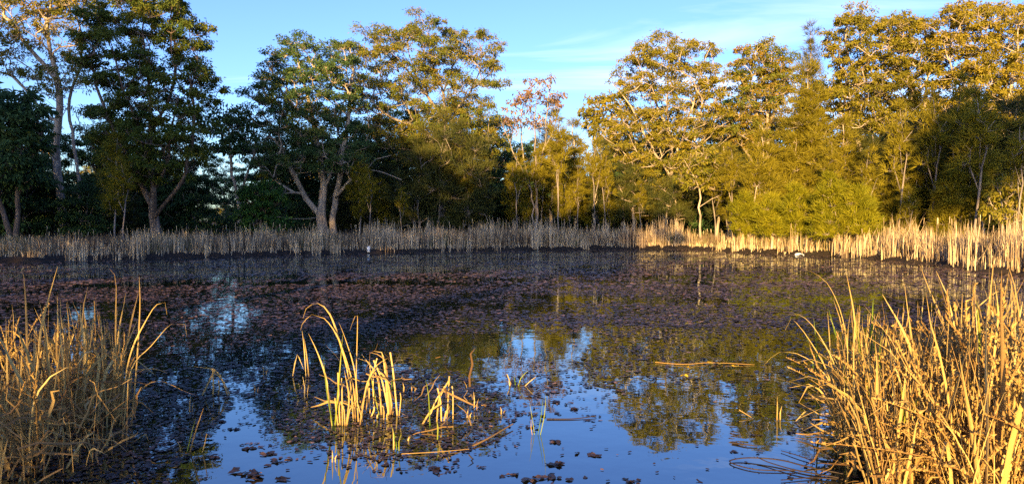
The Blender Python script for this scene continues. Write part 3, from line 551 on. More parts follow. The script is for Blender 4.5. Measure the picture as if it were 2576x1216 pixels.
for k_, px in enumerate(sxs):
    D = LD(px) - rng.uniform(6, 10); x = (px - CX) / F * D; s = rng.uniform(.7, 1.15); loc = (x, D, float(ground_z(x, D)) - .05)
    if k_ == 0: sap.location = loc; sap['group'] = 'thin saplings before the forest'; note(sap, 'thin pale sapling', px, 'near')
    else: o = copy_thing(sap, loc, rng.uniform(0, 6.28), (s, s, s * rng.uniform(.8, 1.2)), group='thin saplings before the forest'); note(o, 'thin pale sapling', px, 'near')
write_labels()

# trees of the near bank, behind the viewpoint: they throw the shade that covers the left of the scene
nb = proto(120, 'gum_tree', 'tall gum on the near bank behind the viewpoint', 24, 17, .33, GUM, BARK_PALE, 120, 1.6, R0=.4, nspray=9, nleaf=22, size=.75, tint=.5)
spots = [(-70, -16, 1.18), (-58, -20, 1.2), (-47, -17, 1.1), (-37, -19, .98), (-29, -16, .87), (-21, -18, .74), (-52, -30, 1.22), (-64, -32, 1.26)]
for k_, (x, y, s) in enumerate(spots):
    loc = (x, y, float(ground_z(x, y))); s = (s, s, s) if isinstance(s, float) else s
    if k_ == 0: nb.location = loc; nb.scale = s; nb['group'] = 'gums on the near bank'
    else: copy_thing(nb, loc, k_ * 1.9, s, group='gums on the near bank')
nh = proto(122, 'gum_tree', 'high-crowned gum on the near bank behind the viewpoint', 17, 10, .52, GUM, BARK_PALE, 38, 1.2, R0=.3, nspray=9, nleaf=22, size=.7, tint=.5)
nh.location = (-13.5, -31, float(ground_z(-13.5, -31))); nh['group'] = 'gums on the near bank'
copy_thing(nh, (-15, -17, float(ground_z(-15, -17))), 2.0, (.95, .95, .85), group='gums on the near bank')
n3 = proto(123, 'gum_tree', 'unseen high-crowned gum added behind the viewpoint to shade the right-hand she-oaks', 21, 9, .70, GUM, BARK_PALE, 60, 1.3, R0=.3, nspray=9, nleaf=24, size=.7, tint=.5)  # unseen tree, added to shade the dark she-oaks on the right
n3.location = (8.5, -31, float(ground_z(8.5, -31))); n3['group'] = 'gums on the near bank'
ns = proto(121, 'leafy_bush', 'dense bush on the near bank behind the viewpoint', 3.6, 5, .03, GUM_DARK, BARK_BROWN, 46, .75, R0=.08, nleaf=30, size=.3, tint=.4)
for k_, (x, y, s) in enumerate([(-9.8, -17, .78), (-12.5, -18, .88), (-16, -16, 1.0), (-21, -17, 1.1), (-6.5, -19, .7)]):
    loc = (x, y, float(ground_z(x, y)) - .05)
    if k_ == 0: ns.location = loc; ns['group'] = 'bushes on the near bank'; ns['category'] = 'bush'
    else: copy_thing(ns, loc, k_ * 1.3, (s, s, s), group='bushes on the near bank')

# ------------------------------------------------------------------ far reed bed
def blades(mb, rng, x, y, z, h, wd, tint, lean=.12):
    n = len(x); a = rng.uniform(0, 6.28, n); l = h * np.abs(rng.normal(0, lean, n)); dx, dy = np.cos(a) * l, np.sin(a) * l
    f = rng.uniform(-.9, .9, n); sx, sy = np.cos(f) * wd / 2, np.sin(f) * wd / 2
    v = np.stack([np.stack([x - sx, y - sy, z - .05], 1), np.stack([x + sx, y + sy, z - .05], 1),
                  np.stack([x + sx * .9 + dx * .35, y + sy * .9 + dy * .35, z + h * .55], 1), np.stack([x - sx * .9 + dx * .35, y - sy * .9 + dy * .35, z + h * .55], 1),
                  np.stack([x + dx * 1.25, y + dy * 1.25, z + h], 1)], 1).reshape(-1, 3)
    i_ = np.arange(n)[:, None] * 5
    mb.add(v, quads=i_ + np.array([[0, 1, 2, 3]]), tris=i_ + np.array([[3, 2, 4]]), tint=np.repeat(tint, 5))
rng = np.random.default_rng(5)
def hreed(px): return np.interp(px, [-200, 0, 300, 600, 900, 1200, 1700, 1760, 1850, 2100, 2500, 2800], [.75, .75, .95, 1.1, 1.2, 1.4, 1.4, .8, 1.05, 1.32, 1.4, 1.45])
bnd_px = np.array([-250, 0, 300, 600, 900, 1200, 1450, 1600, 1720, 1790, 1900, 2100, 2300, 2450, 2576, 2750])
def at_shore(px):               # depth of the waterline along the view direction px
    u = (px - CX) / F; D = np.linspace(8, 70, 400)
    X, Y = px * 0, px * 0
    out = np.zeros_like(px)
    for i_ in range(len(px)):
        d = shore_d(u[i_] * D, D); k_ = np.where((d[1:] > 0) & (d[:-1] <= 0))[0]; out[i_] = D[k_[-1]] if len(k_) else 60
    return out
mb = MB(); wm = MB()
ncl = 1250; cpx_ = cpx = rng.uniform(-220, 2760, ncl); dep = rng.gamma(1.3, 1.5, ncl) - np.where(rng.random(ncl) < .12, 1.5, 0) + .5 * np.sin(rng.random() + cpx_ * .05) * np.sin(cpx_ * .017)
dens = np.interp(cpx, [-200, 200, 500, 900, 1700, 1740, 1830, 1880, 2700], [.35, .5, .75, 1, 1, .2, .25, 1, 1]); ok = rng.random(ncl) < dens
cpx, dep = cpx[ok], dep[ok]; D0 = at_shore(cpx) + 1.0 + dep
for px, D, dp in zip(cpx, D0, dep):
    nb_ = int(rng.integers(6, 15)); x = (px - CX) / F * D + rng.normal(0, .17, nb_); y = D + rng.normal(0, .17, nb_)
    hh = hreed(px) * (1 + .28 * math.sin(px * .031) * math.sin(px * .0113 + 1)) * rng.uniform(.6, 1.3) * rng.uniform(.55, 1.08, nb_)
    blades(mb, rng, x, y, ground_z(x, y), hh, rng.uniform(.022, .05, nb_) * min(1, .25 + D / 60), np.clip(rng.normal(.58, .2) + rng.normal(0, .18, nb_), 0, 1), abs(rng.normal(.10, .07)))
# cut stubs along the waterline
n = 1500; px = rng.uniform(-200, 2740, n); D = at_shore(px) + .55 + rng.gamma(1.2, .4, n); x = (px - CX) / F * D
blades(mb, rng, x, D, ground_z(x, D), rng.uniform(.10, .42, n), rng.uniform(.025, .05, n) * np.minimum(1, .2 + D / 60), np.clip(rng.normal(.68, .2, n), 0, 1), .2)
sh_n = 260; px = rng.uniform(-200, 2740, sh_n); D = at_shore(px) + .6 + rng.gamma(1.4, 1.6, sh_n); x = (px - CX) / F * D; zt = ground_z(x, D); hh = hreed(px) * rng.uniform(.9, 1.35, sh_n)
for a_, b_, z_, h_ in zip(x, D, zt, hh):
    l_ = rng.normal(0, .06, 2); q_ = np.array([[a_, b_, z_], [a_ + l_[0], b_ + l_[1], z_ + h_ * .82], [a_ + l_[0] * 1.3, b_ + l_[1], z_ + h_ * .83], [a_ + l_[0] * 1.5, b_ + l_[1] * 1.2, z_ + h_]])
    tube(mb, q_[:2], .008, 3, .5); tube(mb, q_[2:], [.014, .018], 4, rng.choice([.3, .6, .95]))
o = link('reed_bed', mb.mesh('reed_bed', FARREED)); o['kind'] = 'stuff'; o['label'] = 'pale dry cattail reeds in a band along the far bank'
n = 26000; px = rng.uniform(-220, 2760, n); D = at_shore(px) + .9 + rng.gamma(1.6, 3.0, n); x = (px - CX) / F * D
blades(wm, rng, x, D, ground_z(x, D), hreed(px) * rng.uniform(.25, .85, n), rng.uniform(.015, .035, n), np.clip(.45 + .3 * np.sin(x * .7 + D * .4) + rng.normal(0, .2, n), 0, 1), .35)
o = link('dead_weeds', wm.mesh('dead_weeds', WEED)); o['kind'] = 'stuff'; o['label'] = 'brown dead weeds and grass behind the far reeds'

# ------------------------------------------------------------------ floating leaves
def pads(mb, rng, x, y, r, tint, k=7, lift=.09, tilt=.07):
    n = len(x); th_ = np.arange(k) * 2 * math.pi / k
    rad = r[:, None] * rng.uniform(.55, 1.15, (n, k)); rot = rng.uniform(0, 6.28, (n, 1)); asp = rng.uniform(.35, .95, (n, 1))
    ex = rad * np.cos(th_) ; ey = rad * np.sin(th_) * asp
    vx = x[:, None] + ex * np.cos(rot) - ey * np.sin(rot); vy = y[:, None] + ex * np.sin(rot) + ey * np.cos(rot)
    ta = rng.uniform(0, 6.28, (n, 1)); tm = np.abs(rng.normal(0, tilt, (n, 1)))
    vz = .006 + r[:, None] * np.abs(rng.normal(0, lift, (n, k))) + tm * ((vx - x[:, None]) * np.cos(ta) + (vy - y[:, None]) * np.sin(ta)); vz = np.maximum(vz, .003)
    ring = np.stack([vx, vy, vz], -1); c = np.stack([x, y, .008 + .1 * r * rng.random(n)], -1)[:, None]
    v = np.concatenate([c, ring], 1).reshape(-1, 3); i_ = np.arange(n)[:, None, None] * (k + 1); j_ = np.arange(k)
    tr = np.stack([0 * j_, 1 + j_, 1 + (j_ + 1) % k], 1)[None]
    mb.add(v, tris=(i_ + tr).reshape(-1, 3), tint=np.repeat(tint, k + 1))
def pnoise(x, y): return np.sin(x * .9 + 1.7 * np.sin(y * .45)) * np.sin(y * .7 + 1.3 * np.sin(x * .6 + 2)) 
def streak(x, y): return np.sin(y * 1.9 + 1.5 * np.sin(x * .31) + .9 * np.sin(x * .13 + 2)) * np.sin(y * .83 + x * .21 + 1.2 * np.sin(x * .47))
def density(px, py, x, y):
    d = np.zeros_like(px); nse = pnoise(x, y) * .22
    lim = np.interp(px, [0, 400, 700, 1000, 1250, 1400, 1600, 1900, 2100, 2576], [1250, 1010, 1010, 960, 930, 835, 820, 860, 930, 930])
    d = np.where(py < 850, .45 + 1.0 * nse + .42 * streak(x, y) + .22 * np.clip((px - 1300) / 300, 0, 1), d)
    d = np.where((py >= 850) & (py < lim), .40 + 1.3 * nse, d)
    d = np.where((py > 840) & (py < 925) & (px > 850) & (px < 1500), .22 + nse, d)
    d = np.where((py > 740) & (py < 960) & (px > 420) & (px < 700), .38 + nse, d)
    edge = np.interp(py, [1000, 1080, 1216], [600, 545, 420]); d = np.where((py > 900) & (px < edge), .62 + nse, d)
    e = ((px - 1000) / 300) ** 2 + ((py - 1045) / 115) ** 2; d = np.where(e < 1, np.maximum(d, .78 + nse), d); d = np.where((e >= 1) & (e < 1.5), np.maximum(d, .18), d)
    e = ((px - 1400) / 190) ** 2 + ((py - 985) / 55) ** 2; d = np.where(e < 1, np.maximum(d, .26 + nse), d)
    e = ((px - 1760) / 330) ** 2 + ((py - 900) / 75) ** 2; d = np.where(e < 1, np.maximum(d, .28 + nse), d)
    d = np.where((px > 1980) & (py > 850) & (py < 1080), np.maximum(d, .35), d)
    d = np.where((px > 600) & (px < 900) & (py > 1000) & (py < 1075), np.maximum(d, .35), d)
    return np.clip(np.maximum(d, .012), 0, 1)
mb = MB(); rng = np.random.default_rng(9)
near = []
for (y0, y1, r0, ntry) in [(3.9, 6.5, .019, 26000), (6.5, 11, .027, 38000), (11, 18, .042, 44000), (18, 50, .066, 112000)]:
    y = rng.uniform(y0, y1, ntry); x = rng.uniform(-1, 1, ntry) * (y * .82 + .6)
    ins = shore_d(x, y) < -.05; x, y = x[ins], y[ins]
    px, py = proj(np.stack([x, y, 0 * x], 1)); ok = rng.random(len(x)) < density(px, py, x, y); x, y, px, py = x[ok], y[ok], px[ok], py[ok]
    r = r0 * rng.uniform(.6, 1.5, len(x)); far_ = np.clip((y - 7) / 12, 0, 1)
    tint = np.clip(rng.normal(.17, .13, len(x)) + .36 * far_ + .1 * pnoise(x * .3, y * .3) + np.where(rng.random(len(x)) < .06, .4, 0), 0, .98)  # far leaves painted paler: low sun and sky sheen put into their colour
    big = np.zeros(len(x), bool)
    if y0 < 5:                         # the 300 that show largest stand as objects of their own
        r[np.argsort(-(r / y))[:300]] *= 1.15; big[np.argsort(-(r / y))[:300]] = True
        for X_, Y_, r_, i_ in zip(x[big], y[big], r[big], range(300)): near.append((X_, Y_, r_))
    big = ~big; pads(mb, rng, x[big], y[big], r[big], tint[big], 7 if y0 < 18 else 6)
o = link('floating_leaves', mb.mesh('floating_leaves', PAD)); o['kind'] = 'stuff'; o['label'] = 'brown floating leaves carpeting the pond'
one = []
for k_ in range(14):
    q = MB(); pads(q, rng, np.zeros(1), np.zeros(1), np.ones(1), np.clip(rng.normal(.22, .13, 1), 0, 1), 9, .16, .09); one.append(q.mesh('floating_leaf', PAD))
for k_, (X_, Y_, r_) in enumerate(near):
    a_ = proj(np.array([X_, Y_, 0]))[0]
    lb = 'dark wet leaf floating in the mat beside the left-edge reeds' if a_ < 620 else ('dark wet leaf floating in the leaf island round the centre reeds' if a_ < 1420 else 'dark wet leaf floating near the golden right-hand reeds')
    o = thing('floating_leaf', lb, 'leaf', (X_, Y_, .001), 'dark leaves floating on the near water', one[k_ % 14]); o.scale = (r_, r_, r_); o.rotation_euler = (0, 0, rng.uniform(0, 6.28))
# separate leaf rafts on the open water
rpx = [(600, 1185, 1.2), (620, 1196, 1.0), (690, 1206, 1.5), (650, 1125, .9), (672, 1140, .9), (625, 1115, .7), (700, 1162, .8), (740, 1152, .8), (1393, 1112, 1.0), (1487, 1142, .9), (1405, 1168, 1.0), (1343, 1208, 1.2), (1403, 1200, .8),
       (1275, 1196, .7), (1107, 1178, 1.0), (1130, 1186, .6), (1850, 1137, .6), (1598, 1211, .8), (1860, 1114, .5), (1497, 1046, .7), (1488, 1057, .7), (1540, 975, .8), (1500, 968, .6), (1450, 1030, .9), (1410, 1012, 1.0), (1395, 1040, .7), (1560, 985, .9), (1530, 960, .9),
       (1985, 1086, .8), (2020, 1080, .7), (1900, 1092, .6), (1330, 1075, .6), (1360, 1045, .8), (1310, 1040, .9), (560, 1060, .8), (590, 1080, .8), (535, 1150, .8)]
for k_, (a_, b_, s) in enumerate(rpx):
    c = W(a_, b_)
    lb = 'in front of the dark leaf mat' if a_ < 800 else ('in front of the leaf island' if a_ < 1200 else ('beside the upright blades' if a_ < 1650 else 'below the reflection of the spreading gum'))
    o = thing('leaf_raft', 'small dark raft of wet leaves on open water ' + lb, 'floating leaves', (c[0], c[1], 0.002), 'leaf rafts on the open water')
    o.rotation_euler = (0, 0, rng.uniform(-.5, .5)); o.scale = (s * 1.1, s * 1.1, s * 1.1); nn = int(rng.integers(4, 8))
    for q_ in range(nn):
        z_ = rng.uniform(.024, .042); link('leaf', one[int(rng.integers(14))], o, (rng.normal(0, .055), rng.normal(0, .022), .001), (0, 0, rng.uniform(0, 6.28)), (z_, z_, z_))
for (a_, b_, s, lb) in [(1792, 919, 1.3, 'bright yellow leaf pair floating near the floating reed stem'), (1845, 924, .8, 'small yellow leaf floating right of the floating reed stem'), (1732, 929, .9, 'yellow leaf floating below the floating reed stem'), (1715, 950, .8, 'orange-yellow leaf floating on the tree reflection')]:
    q = MB(); pads(q, rng, np.array([0, .06]), np.array([0, .015]), np.array([.05, .04]), np.array([.3, .9]), 8, .3, .2)
    c = W(a_, b_); o = thing('yellow_leaf', lb, 'leaf', (c[0], c[1], .01), None, q.mesh('yellow_leaf', YELLOW)); o.scale = (s, s, s)

# ------------------------------------------------------------------ foreground reeds
rng = np.random.default_rng(21)
def blade_mesh(kind, mat, nm='reed_blade'):
    mb = MB(); n = 9; t_ = np.linspace(0, 1, n); w0 = rng.uniform(.012, .026)
    wd = w0 * np.minimum(1, (1 - t_) * 3.2 + .06) * (1 + .5 * np.exp(-t_ * 7)); tn = rng.uniform(.42, .85) + .12 * np.sin(t_ * 3) - .22 * np.exp(-t_ * 6)  # tint falls near the base: shade painted into the blade colour
    b_ = rng.uniform(-.08, .08)
    if kind == 'straight': x = b_ * t_ + .07 * t_ ** 2; z = t_
    elif kind == 'arch':
        a_ = np.cumsum(np.concatenate([[0], np.clip((t_[1:] - .45), 0, 1) * rng.uniform(.9, 1.7)])) + .05; dx, dz = np.sin(a_), np.cos(a_); x = np.cumsum(dx) / n; z = np.cumsum(dz) / n
    elif kind == 'broken':
        kx = rng.uniform(.45, .75); an = rng.uniform(1.7, 2.7); x = np.where(t_ < kx, .06 * t_, .06 * kx + (t_ - kx) * math.sin(an)); z = np.where(t_ < kx, t_, kx + (t_ - kx) * math.cos(an))
    else: x = b_ * t_; z = t_; wd = w0 * 1.35 * np.ones(n); wd[-1] *= .7
    x = x + rng.normal(0, .006, n) * (t_ > 0)
    f = rng.uniform(-.9, .9); side = np.array([math.sin(f) * .3, 1, 0]) if rng.random() < .5 else np.array([.25, 1, 0])
    pts = np.stack([x, 0 * x + .015 * np.sin(t_ * 4 + f), z], 1)
    tw = np.stack([np.sin(f + t_ * rng.uniform(-1.2, 1.2)), np.cos(f + t_ * rng.uniform(-.5, .5)), 0 * t_], 1)
    ribbon(mb, pts, wd, tw, np.clip(tn, 0, 1), .35); return mb.mesh(nm, mat)
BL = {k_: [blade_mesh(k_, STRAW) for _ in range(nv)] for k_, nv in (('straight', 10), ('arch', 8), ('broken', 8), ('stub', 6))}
BLG = [blade_mesh('straight', GREENBLADE) for _ in range(4)]
def stalk_mesh():
    mb = MB(); n = 10; t_ = np.linspace(0, 1, n); a_ = np.cumsum(rng.normal(.03, .10, n) + (.10 if rng.random() < .3 else 0) * t_)
    pts = np.stack([np.cumsum(np.sin(a_)) / n, rng.normal(0, .006, n), np.cumsum(np.cos(a_)) / n], 1); pts -= pts[0]
    tube(mb, pts, np.linspace(.0055, .003, n), 4, .45)
    def bracts(q, r0, m_):
        q = smooth_line(q, .01); ii = np.linspace(0, len(q) - 1, m_).astype(int)
        for c in q[ii]:
            d = rng.normal(size=3); d[2] = abs(d[2]) + .6; d /= np.linalg.norm(d); s_ = np.cross(d, rng.normal(size=3)); s_ /= np.linalg.norm(s_); l = r0 * rng.uniform(.7, 1.4); e_ = np.cross(d, s_)
            mb.add([c - s_ * l * .4, c + s_ * l * .4, c + e_ * l * .4, c + d * l * 1.2], tris=[[0, 1, 3], [1, 2, 3], [2, 0, 3]], tint=rng.uniform(.4, 1))
    bracts(pts[3:], .017, 46)
    for _ in range(int(rng.integers(1, 4))):
        k_ = int(rng.integers(3, 7)); d = np.array([rng.normal(0, .6), rng.normal(0, .6), .8]); q = pts[k_] + d * np.linspace(0, rng.uniform(.15, .3), 5)[:, None] + np.array([0, 0, .0]); q[:, 2] -= np.linspace(0, 1, 5) ** 2 * .05
        tube(mb, q, [.004, .0035, .003, .003, .002], 3, .45); bracts(q[1:], .015, 20)
    return mb.mesh('seed_stalk', STALK)
ST = [stalk_mesh() for _ in range(9)]
def clump(name, label, cat, region, n, hr, mix, seed, zfun=None, green=0.0, spread=.25, stuff=0, lit=.24, leanbias=(0, 0)):
    rg = np.random.default_rng(seed); xs = [p_[0] for p_ in region]; ys = [p_[1] for p_ in region]
    c0 = np.array([np.mean(xs), np.mean(ys), 0]); root = thing(name, label, cat, c0)
    tot = 0
    while tot < n:
        a_, b_ = rg.uniform(min(xs), max(xs)), rg.uniform(min(ys), max(ys))
        if not inside(region, a_, b_): continue
        z = max(-.08, float(ground_z(a_, b_))) - .03; k_ = rg.choice(list(mix), p=np.array(list(mix.values())) / sum(mix.values()))
        h = rg.uniform(*hr) * (zfun(a_, b_) if zfun else 1)
        if k_ == 'stub': h *= rg.uniform(.2, .45)
        if k_ == 'broken': h *= .8
        me = ST[rg.integers(len(ST))] if k_ == 'stalk' else (BLG[rg.integers(4)] if rg.random() < green else BL[k_][rg.integers(len(BL[k_]))])
        nm = 'seed_stalk' if k_ == 'stalk' else ('green_blade' if me in BLG else 'reed_blade')
        link(nm, me, root, (a_ - c0[0], b_ - c0[1], z), (rg.normal(leanbias[1], spread * .5), rg.normal(leanbias[0], spread * .5), rg.uniform(0, 6.28)), (h, h * .5 + .5, h) if k_ != 'stalk' else (h, h, h)); tot += 1
    if stuff:
        mb = MB()
        for _ in range(stuff):
            while True:
                a_, b_ = rg.uniform(min(xs) - .1, max(xs) + .1), rg.uniform(min(ys) - .1, max(ys) + .1)
                if inside(region, a_, b_): break
            z = max(0, float(ground_z(a_, b_))); az = rg.uniform(0, 6.28); el = rg.uniform(-.1, 1.3); l = rg.uniform(.12, .5); m_ = 5; t_ = np.linspace(0, 1, m_)
            d = np.array([math.cos(az) * math.cos(el), math.sin(az) * math.cos(el), math.sin(el)]); pts = np.array([a_, b_, z + rg.uniform(0, .4)]) + d * l * t_[:, None] + rg.normal(0, .015, (m_, 3)); pts[:, 2] -= t_ ** 2 * l * rg.uniform(0, .5); pts[:, 2] = np.maximum(pts[:, 2], z + .004)
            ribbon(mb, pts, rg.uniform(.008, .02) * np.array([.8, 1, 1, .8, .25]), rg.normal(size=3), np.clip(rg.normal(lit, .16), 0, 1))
        fm = MB(); nf = int(stuff * .6) if stuff > 50 else 0
        for _ in range(nf):
            while True:
                a_, b_ = rg.uniform(min(xs), max(xs)), rg.uniform(min(ys), max(ys))
                if inside(region, a_, b_): break
            z = max(-.05, float(ground_z(a_, b_))); h = rg.uniform(*hr) * rg.uniform(.5, 1.0); az = rg.uniform(0, 6.28); t_ = np.linspace(0, 1, 6); ln_ = abs(rg.normal(0, .28)) * h
            pts = np.stack([a_ + math.cos(az) * ln_ * t_ ** 1.5, b_ + math.sin(az) * ln_ * t_ ** 1.5, z + h * (t_ - .5 * ln_ / h * t_ ** 3)], 1); f_ = rg.uniform(-.8, .8)
            ribbon(fm, pts, rg.uniform(.005, .010) * np.array([1, 1, .9, .7, .45, .1]), (math.cos(f_), math.sin(f_), 0), np.clip(rg.normal(.62, .2), 0, 1) - .25 * (1 - t_))  # fine blades darken downward, shade carried in the tint
        if nf: link('fine_blades', fm.mesh('fine_blades', STRAW, c0), root, kind='stuff')
        link('dry_litter', mb.mesh('dry_litter', STRAW, c0), root, kind='stuff')
    return root
mixA = {'straight': .46, 'arch': .14, 'broken': .14, 'stub': .26}
mixS = {'straight': .28, 'arch': .10, 'broken': .10, 'stub': .14, 'stalk': .38}
wp = lambda L_: [tuple(W(a_, b_)[:2]) for a_, b_ in L_]
# left clump
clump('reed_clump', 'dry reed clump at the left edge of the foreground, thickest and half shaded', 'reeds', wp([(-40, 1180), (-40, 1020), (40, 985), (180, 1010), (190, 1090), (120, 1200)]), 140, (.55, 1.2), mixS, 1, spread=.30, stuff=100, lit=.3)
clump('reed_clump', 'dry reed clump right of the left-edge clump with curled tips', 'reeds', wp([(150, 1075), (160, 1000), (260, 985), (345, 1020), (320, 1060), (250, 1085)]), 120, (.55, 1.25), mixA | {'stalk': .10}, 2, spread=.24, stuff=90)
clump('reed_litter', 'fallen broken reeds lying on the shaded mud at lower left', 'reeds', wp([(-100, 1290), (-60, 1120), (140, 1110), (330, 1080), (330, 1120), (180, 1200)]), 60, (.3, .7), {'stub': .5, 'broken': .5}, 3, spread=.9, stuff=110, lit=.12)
# right clump
clump('reed_clump', 'golden reed clump with green blades at the left side of the right foreground', 'reeds', wp([(2105, 1150), (2115, 1085), (2200, 1070), (2260, 1110), (2230, 1180), (2140, 1185)]), 170, (.72, 1.22), mixA | {'stalk': .12}, 4, green=.10, spread=.16, stuff=260, lit=.5, leanbias=(0, 0))
clump('reed_clump', 'dense golden tangle of reeds and seed stalks in the middle of the right foreground', 'reeds', wp([(2200, 1300), (2220, 1130), (2300, 1075), (2420, 1080), (2430, 1300)]), 290, (.75, 1.3), mixS, 5, spread=.30, green=.02, stuff=800, lit=.5)
clump('reed_clump', 'golden reeds with knobbly seed stalks at the right edge', 'reeds', wp([(2400, 1380), (2410, 1130), (2540, 1080), (2700, 1100), (2720, 1380)]), 290, (.85, 1.62), mixS, 6, spread=.34, green=.02, stuff=900, lit=.5)

def traced(name, label, cat, blades_, group=None):
    """a clump whose blades were measured one by one: (points in the frame, depth, width, material)"""
    p0 = P(*blades_[0][0][0], blades_[0][1]); root = thing(name, label, cat, (p0[0], p0[1], 0), group)
    for pts, d, wd, mt in blades_:
        dr = rng.normal(0, .06); m_ = len(pts); q = np.array([P(a_, b_, d + dr * i_ / m_) for i_, (a_, b_) in enumerate(pts)]); q[0][2] = min(q[0][2], -.02)
        ln = smooth_line(q, .06); t_ = np.linspace(0, 1, len(ln)); f = rng.uniform(-.7, .7)
        cut = wd > .016 and m_ <= 3; ww = wd * (.66 if cut else .82) * (np.ones(len(ln)) if cut else np.minimum(1, (1 - t_) * 2.6 + .08))
        mb = MB(); ribbon(mb, ln, ww, (math.cos(f), math.sin(f), 0), np.clip(rng.uniform(.5, .85) - .3 * np.exp(-t_ * 8), 0, 1), .35)  # painted shade at the foot of each blade
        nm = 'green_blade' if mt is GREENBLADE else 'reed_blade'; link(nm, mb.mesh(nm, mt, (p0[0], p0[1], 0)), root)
    return root
clump('reed_debris', 'snapped stubs and bent leaves at the foot of the centre reeds', 'reeds', wp([(835, 1070), (900, 1030), (1000, 1010), (1010, 1035), (900, 1065)]), 34, (.16, .42), {'stub': .4, 'broken': .6}, 8, spread=.6, stuff=24, lit=.35)
clump('reed_debris', 'scattered fallen reed bits among the dark leaves right of the centre reeds', 'reeds', wp([(1010, 1120), (1030, 1020), (1180, 1000), (1260, 1040), (1180, 1120)]), 22, (.10, .26), {'stub': .6, 'broken': .4}, 9, spread=.8, stuff=16, lit=.15)
G = GREENBLADE; d = 5.6
traced('reed_clump', 'centre clump of a few tall arching reeds with green blades', 'reeds', [
 ([(836, 1072), (822, 960), (800, 890), (776, 838)], d, .016, STRAW), ([(838, 1072), (822, 980), (814, 900)], d, .012, G), ([(842, 1075), (852, 960), (862, 840)], d, .014, G),
 ([(890, 1040), (880, 960), (858, 870), (830, 790), (800, 762), (770, 775), (762, 800)], d + .2, .018, STRAW), ([(895, 1042), (886, 960), (850, 850), (815, 800), (785, 790), (760, 815), (756, 830)], d + .2, .014, STRAW),
 ([(893, 1030), (896, 920), (899, 793), (893, 795), (880, 830)], d + .2, .014, STRAW), ([(855, 1070), (852, 1000), (850, 936)], d, .02, STRAW), ([(862, 1060), (861, 1000), (860, 950)], d, .019, STRAW),
 ([(870, 1075), (878, 1000), (866, 930)], d, .015, STRAW), ([(905, 1020), (925, 960), (950, 925), (965, 930)], d + .1, .016, STRAW), ([(850, 1075), (845, 1030), (842, 1000)], d, .018, STRAW), ([(872, 1075), (880, 1030), (895, 1005), (912, 1060)], d, .011, STRAW),
 ([(868, 1075), (866, 1030), (858, 1010)], d, .017, STRAW), ([(905, 1050), (915, 1000), (940, 985), (960, 1010)], d, .010, STRAW), ([(901, 1040), (893, 940), (868, 850), (852, 810)], d + .1, .013, STRAW)])
traced('reed_clump', 'broken golden reed clump bent over at the top, beside the arching centre reeds', 'reeds', [
 ([(985, 1030), (975, 960), (965, 900), (930, 885)], d + .3, .022, STRAW), ([(1000, 1020), (990, 940), (982, 885)], d + .3, .022, STRAW), ([(980, 1020), (962, 960), (940, 905)], d + .3, .02, STRAW), ([(930, 1030), (928, 960), (930, 910), (900, 900)], d + .35, .018, STRAW),
 ([(942, 1020), (938, 950), (948, 900)], d + .3, .018, STRAW), ([(960, 1015), (950, 950), (925, 910), (910, 890)], d + .3, .02, STRAW), ([(920, 1020), (926, 960), (945, 920), (975, 900)], d + .3, .015, STRAW), ([(990, 1030), (975, 960), (950, 930)], d + .3, .022, STRAW),
 ([(955, 1030), (940, 980), (930, 930)], d + .3, .012, G), ([(975, 1040), (985, 980), (988, 920)], d + .3, .012, G), ([(978, 1015), (970, 940), (960, 885), (940, 882)], d + .3, .024, STRAW), ([(1003, 1018), (1008, 1000), (1006, 985)], d + .3, .018, STRAW)])
traced('reed_stubs', 'short broken golden reed stubs right of the centre clumps', 'reeds', [
 ([(1110, 1060), (1108, 1010), (1100, 975)], d + .1, .022, STRAW), ([(1098, 1060), (1105, 1000), (1130, 955)], d + .1, .02, STRAW), ([(1125, 1050), (1128, 1000), (1131, 945)], d + .2, .022, STRAW), ([(1140, 1030), (1140, 990), (1138, 970)], d + .2, .02, STRAW),
 ([(1060, 1055), (1085, 1030), (1108, 1015)], d + .05, .022, STRAW), ([(1115, 1060), (1122, 1035), (1132, 1018), (1128, 1045)], d + .1, .018, STRAW), ([(1075, 1045), (1095, 1010), (1120, 970)], d + .1, .018, STRAW), ([(1082, 1050), (1078, 990), (1070, 955)], d, .011, G)])
small = [(1035, 990, 28, 'low bent reed stub between the two centre clumps'), (1015, 985, 24, 'short leaning stub beside the bent golden clump'), (1192, 1030, 48, 'pair of thin stubs right of the broken stubs'), (1175, 1050, 24, 'dark short stub below the thin stub pair'), (965, 1055, 40, 'single tan stub in front of the bent golden clump'),
         (835, 1160, 30, 'tan stub reflected in front of the arching centre reeds'), (476, 1035, 42, 'lone pale stub left of the dark leaf mat'), (765, 1000, 55, 'tall brown stub behind the arching centre reeds'), (1260, 1040, 18, 'tiny orange stub at the edge of the leaf island'), (640, 985, 22, 'tiny stub left of the dark thin reeds'), (662, 945, 34, 'thin stub pair in the dark leaf mat'), (1955, 1055, 60, 'golden bent stub left of the green blade pair')]
for a_, b_, h_, lb in small:
    D = W(a_, b_)[1]; traced('reed_stub', lb, 'reed stub', [([(a_, b_), (a_ + 1, b_ - h_ * .5), (a_ + rng.uniform(-4, 4), b_ - h_)], D, .014, STRAW), ([(a_ + 8, b_ - 1), (a_ + 8, b_ - h_ * .3), (a_ + 12, b_ - h_ * .6)], D, .012, STRAW)], 'short reed stubs in the pond')
traced('reed_tuft', 'grey dry reed stems left behind the arching centre reeds', 'reeds', [([(778, 960), (772, 900), (765, 850)], 7.4, .016, STRAW), ([(770, 960), (765, 880), (760, 830)], 7.4, .013, STRAW), ([(735, 940), (742, 910), (748, 890), (765, 930)], 7.4, .015, STRAW)])
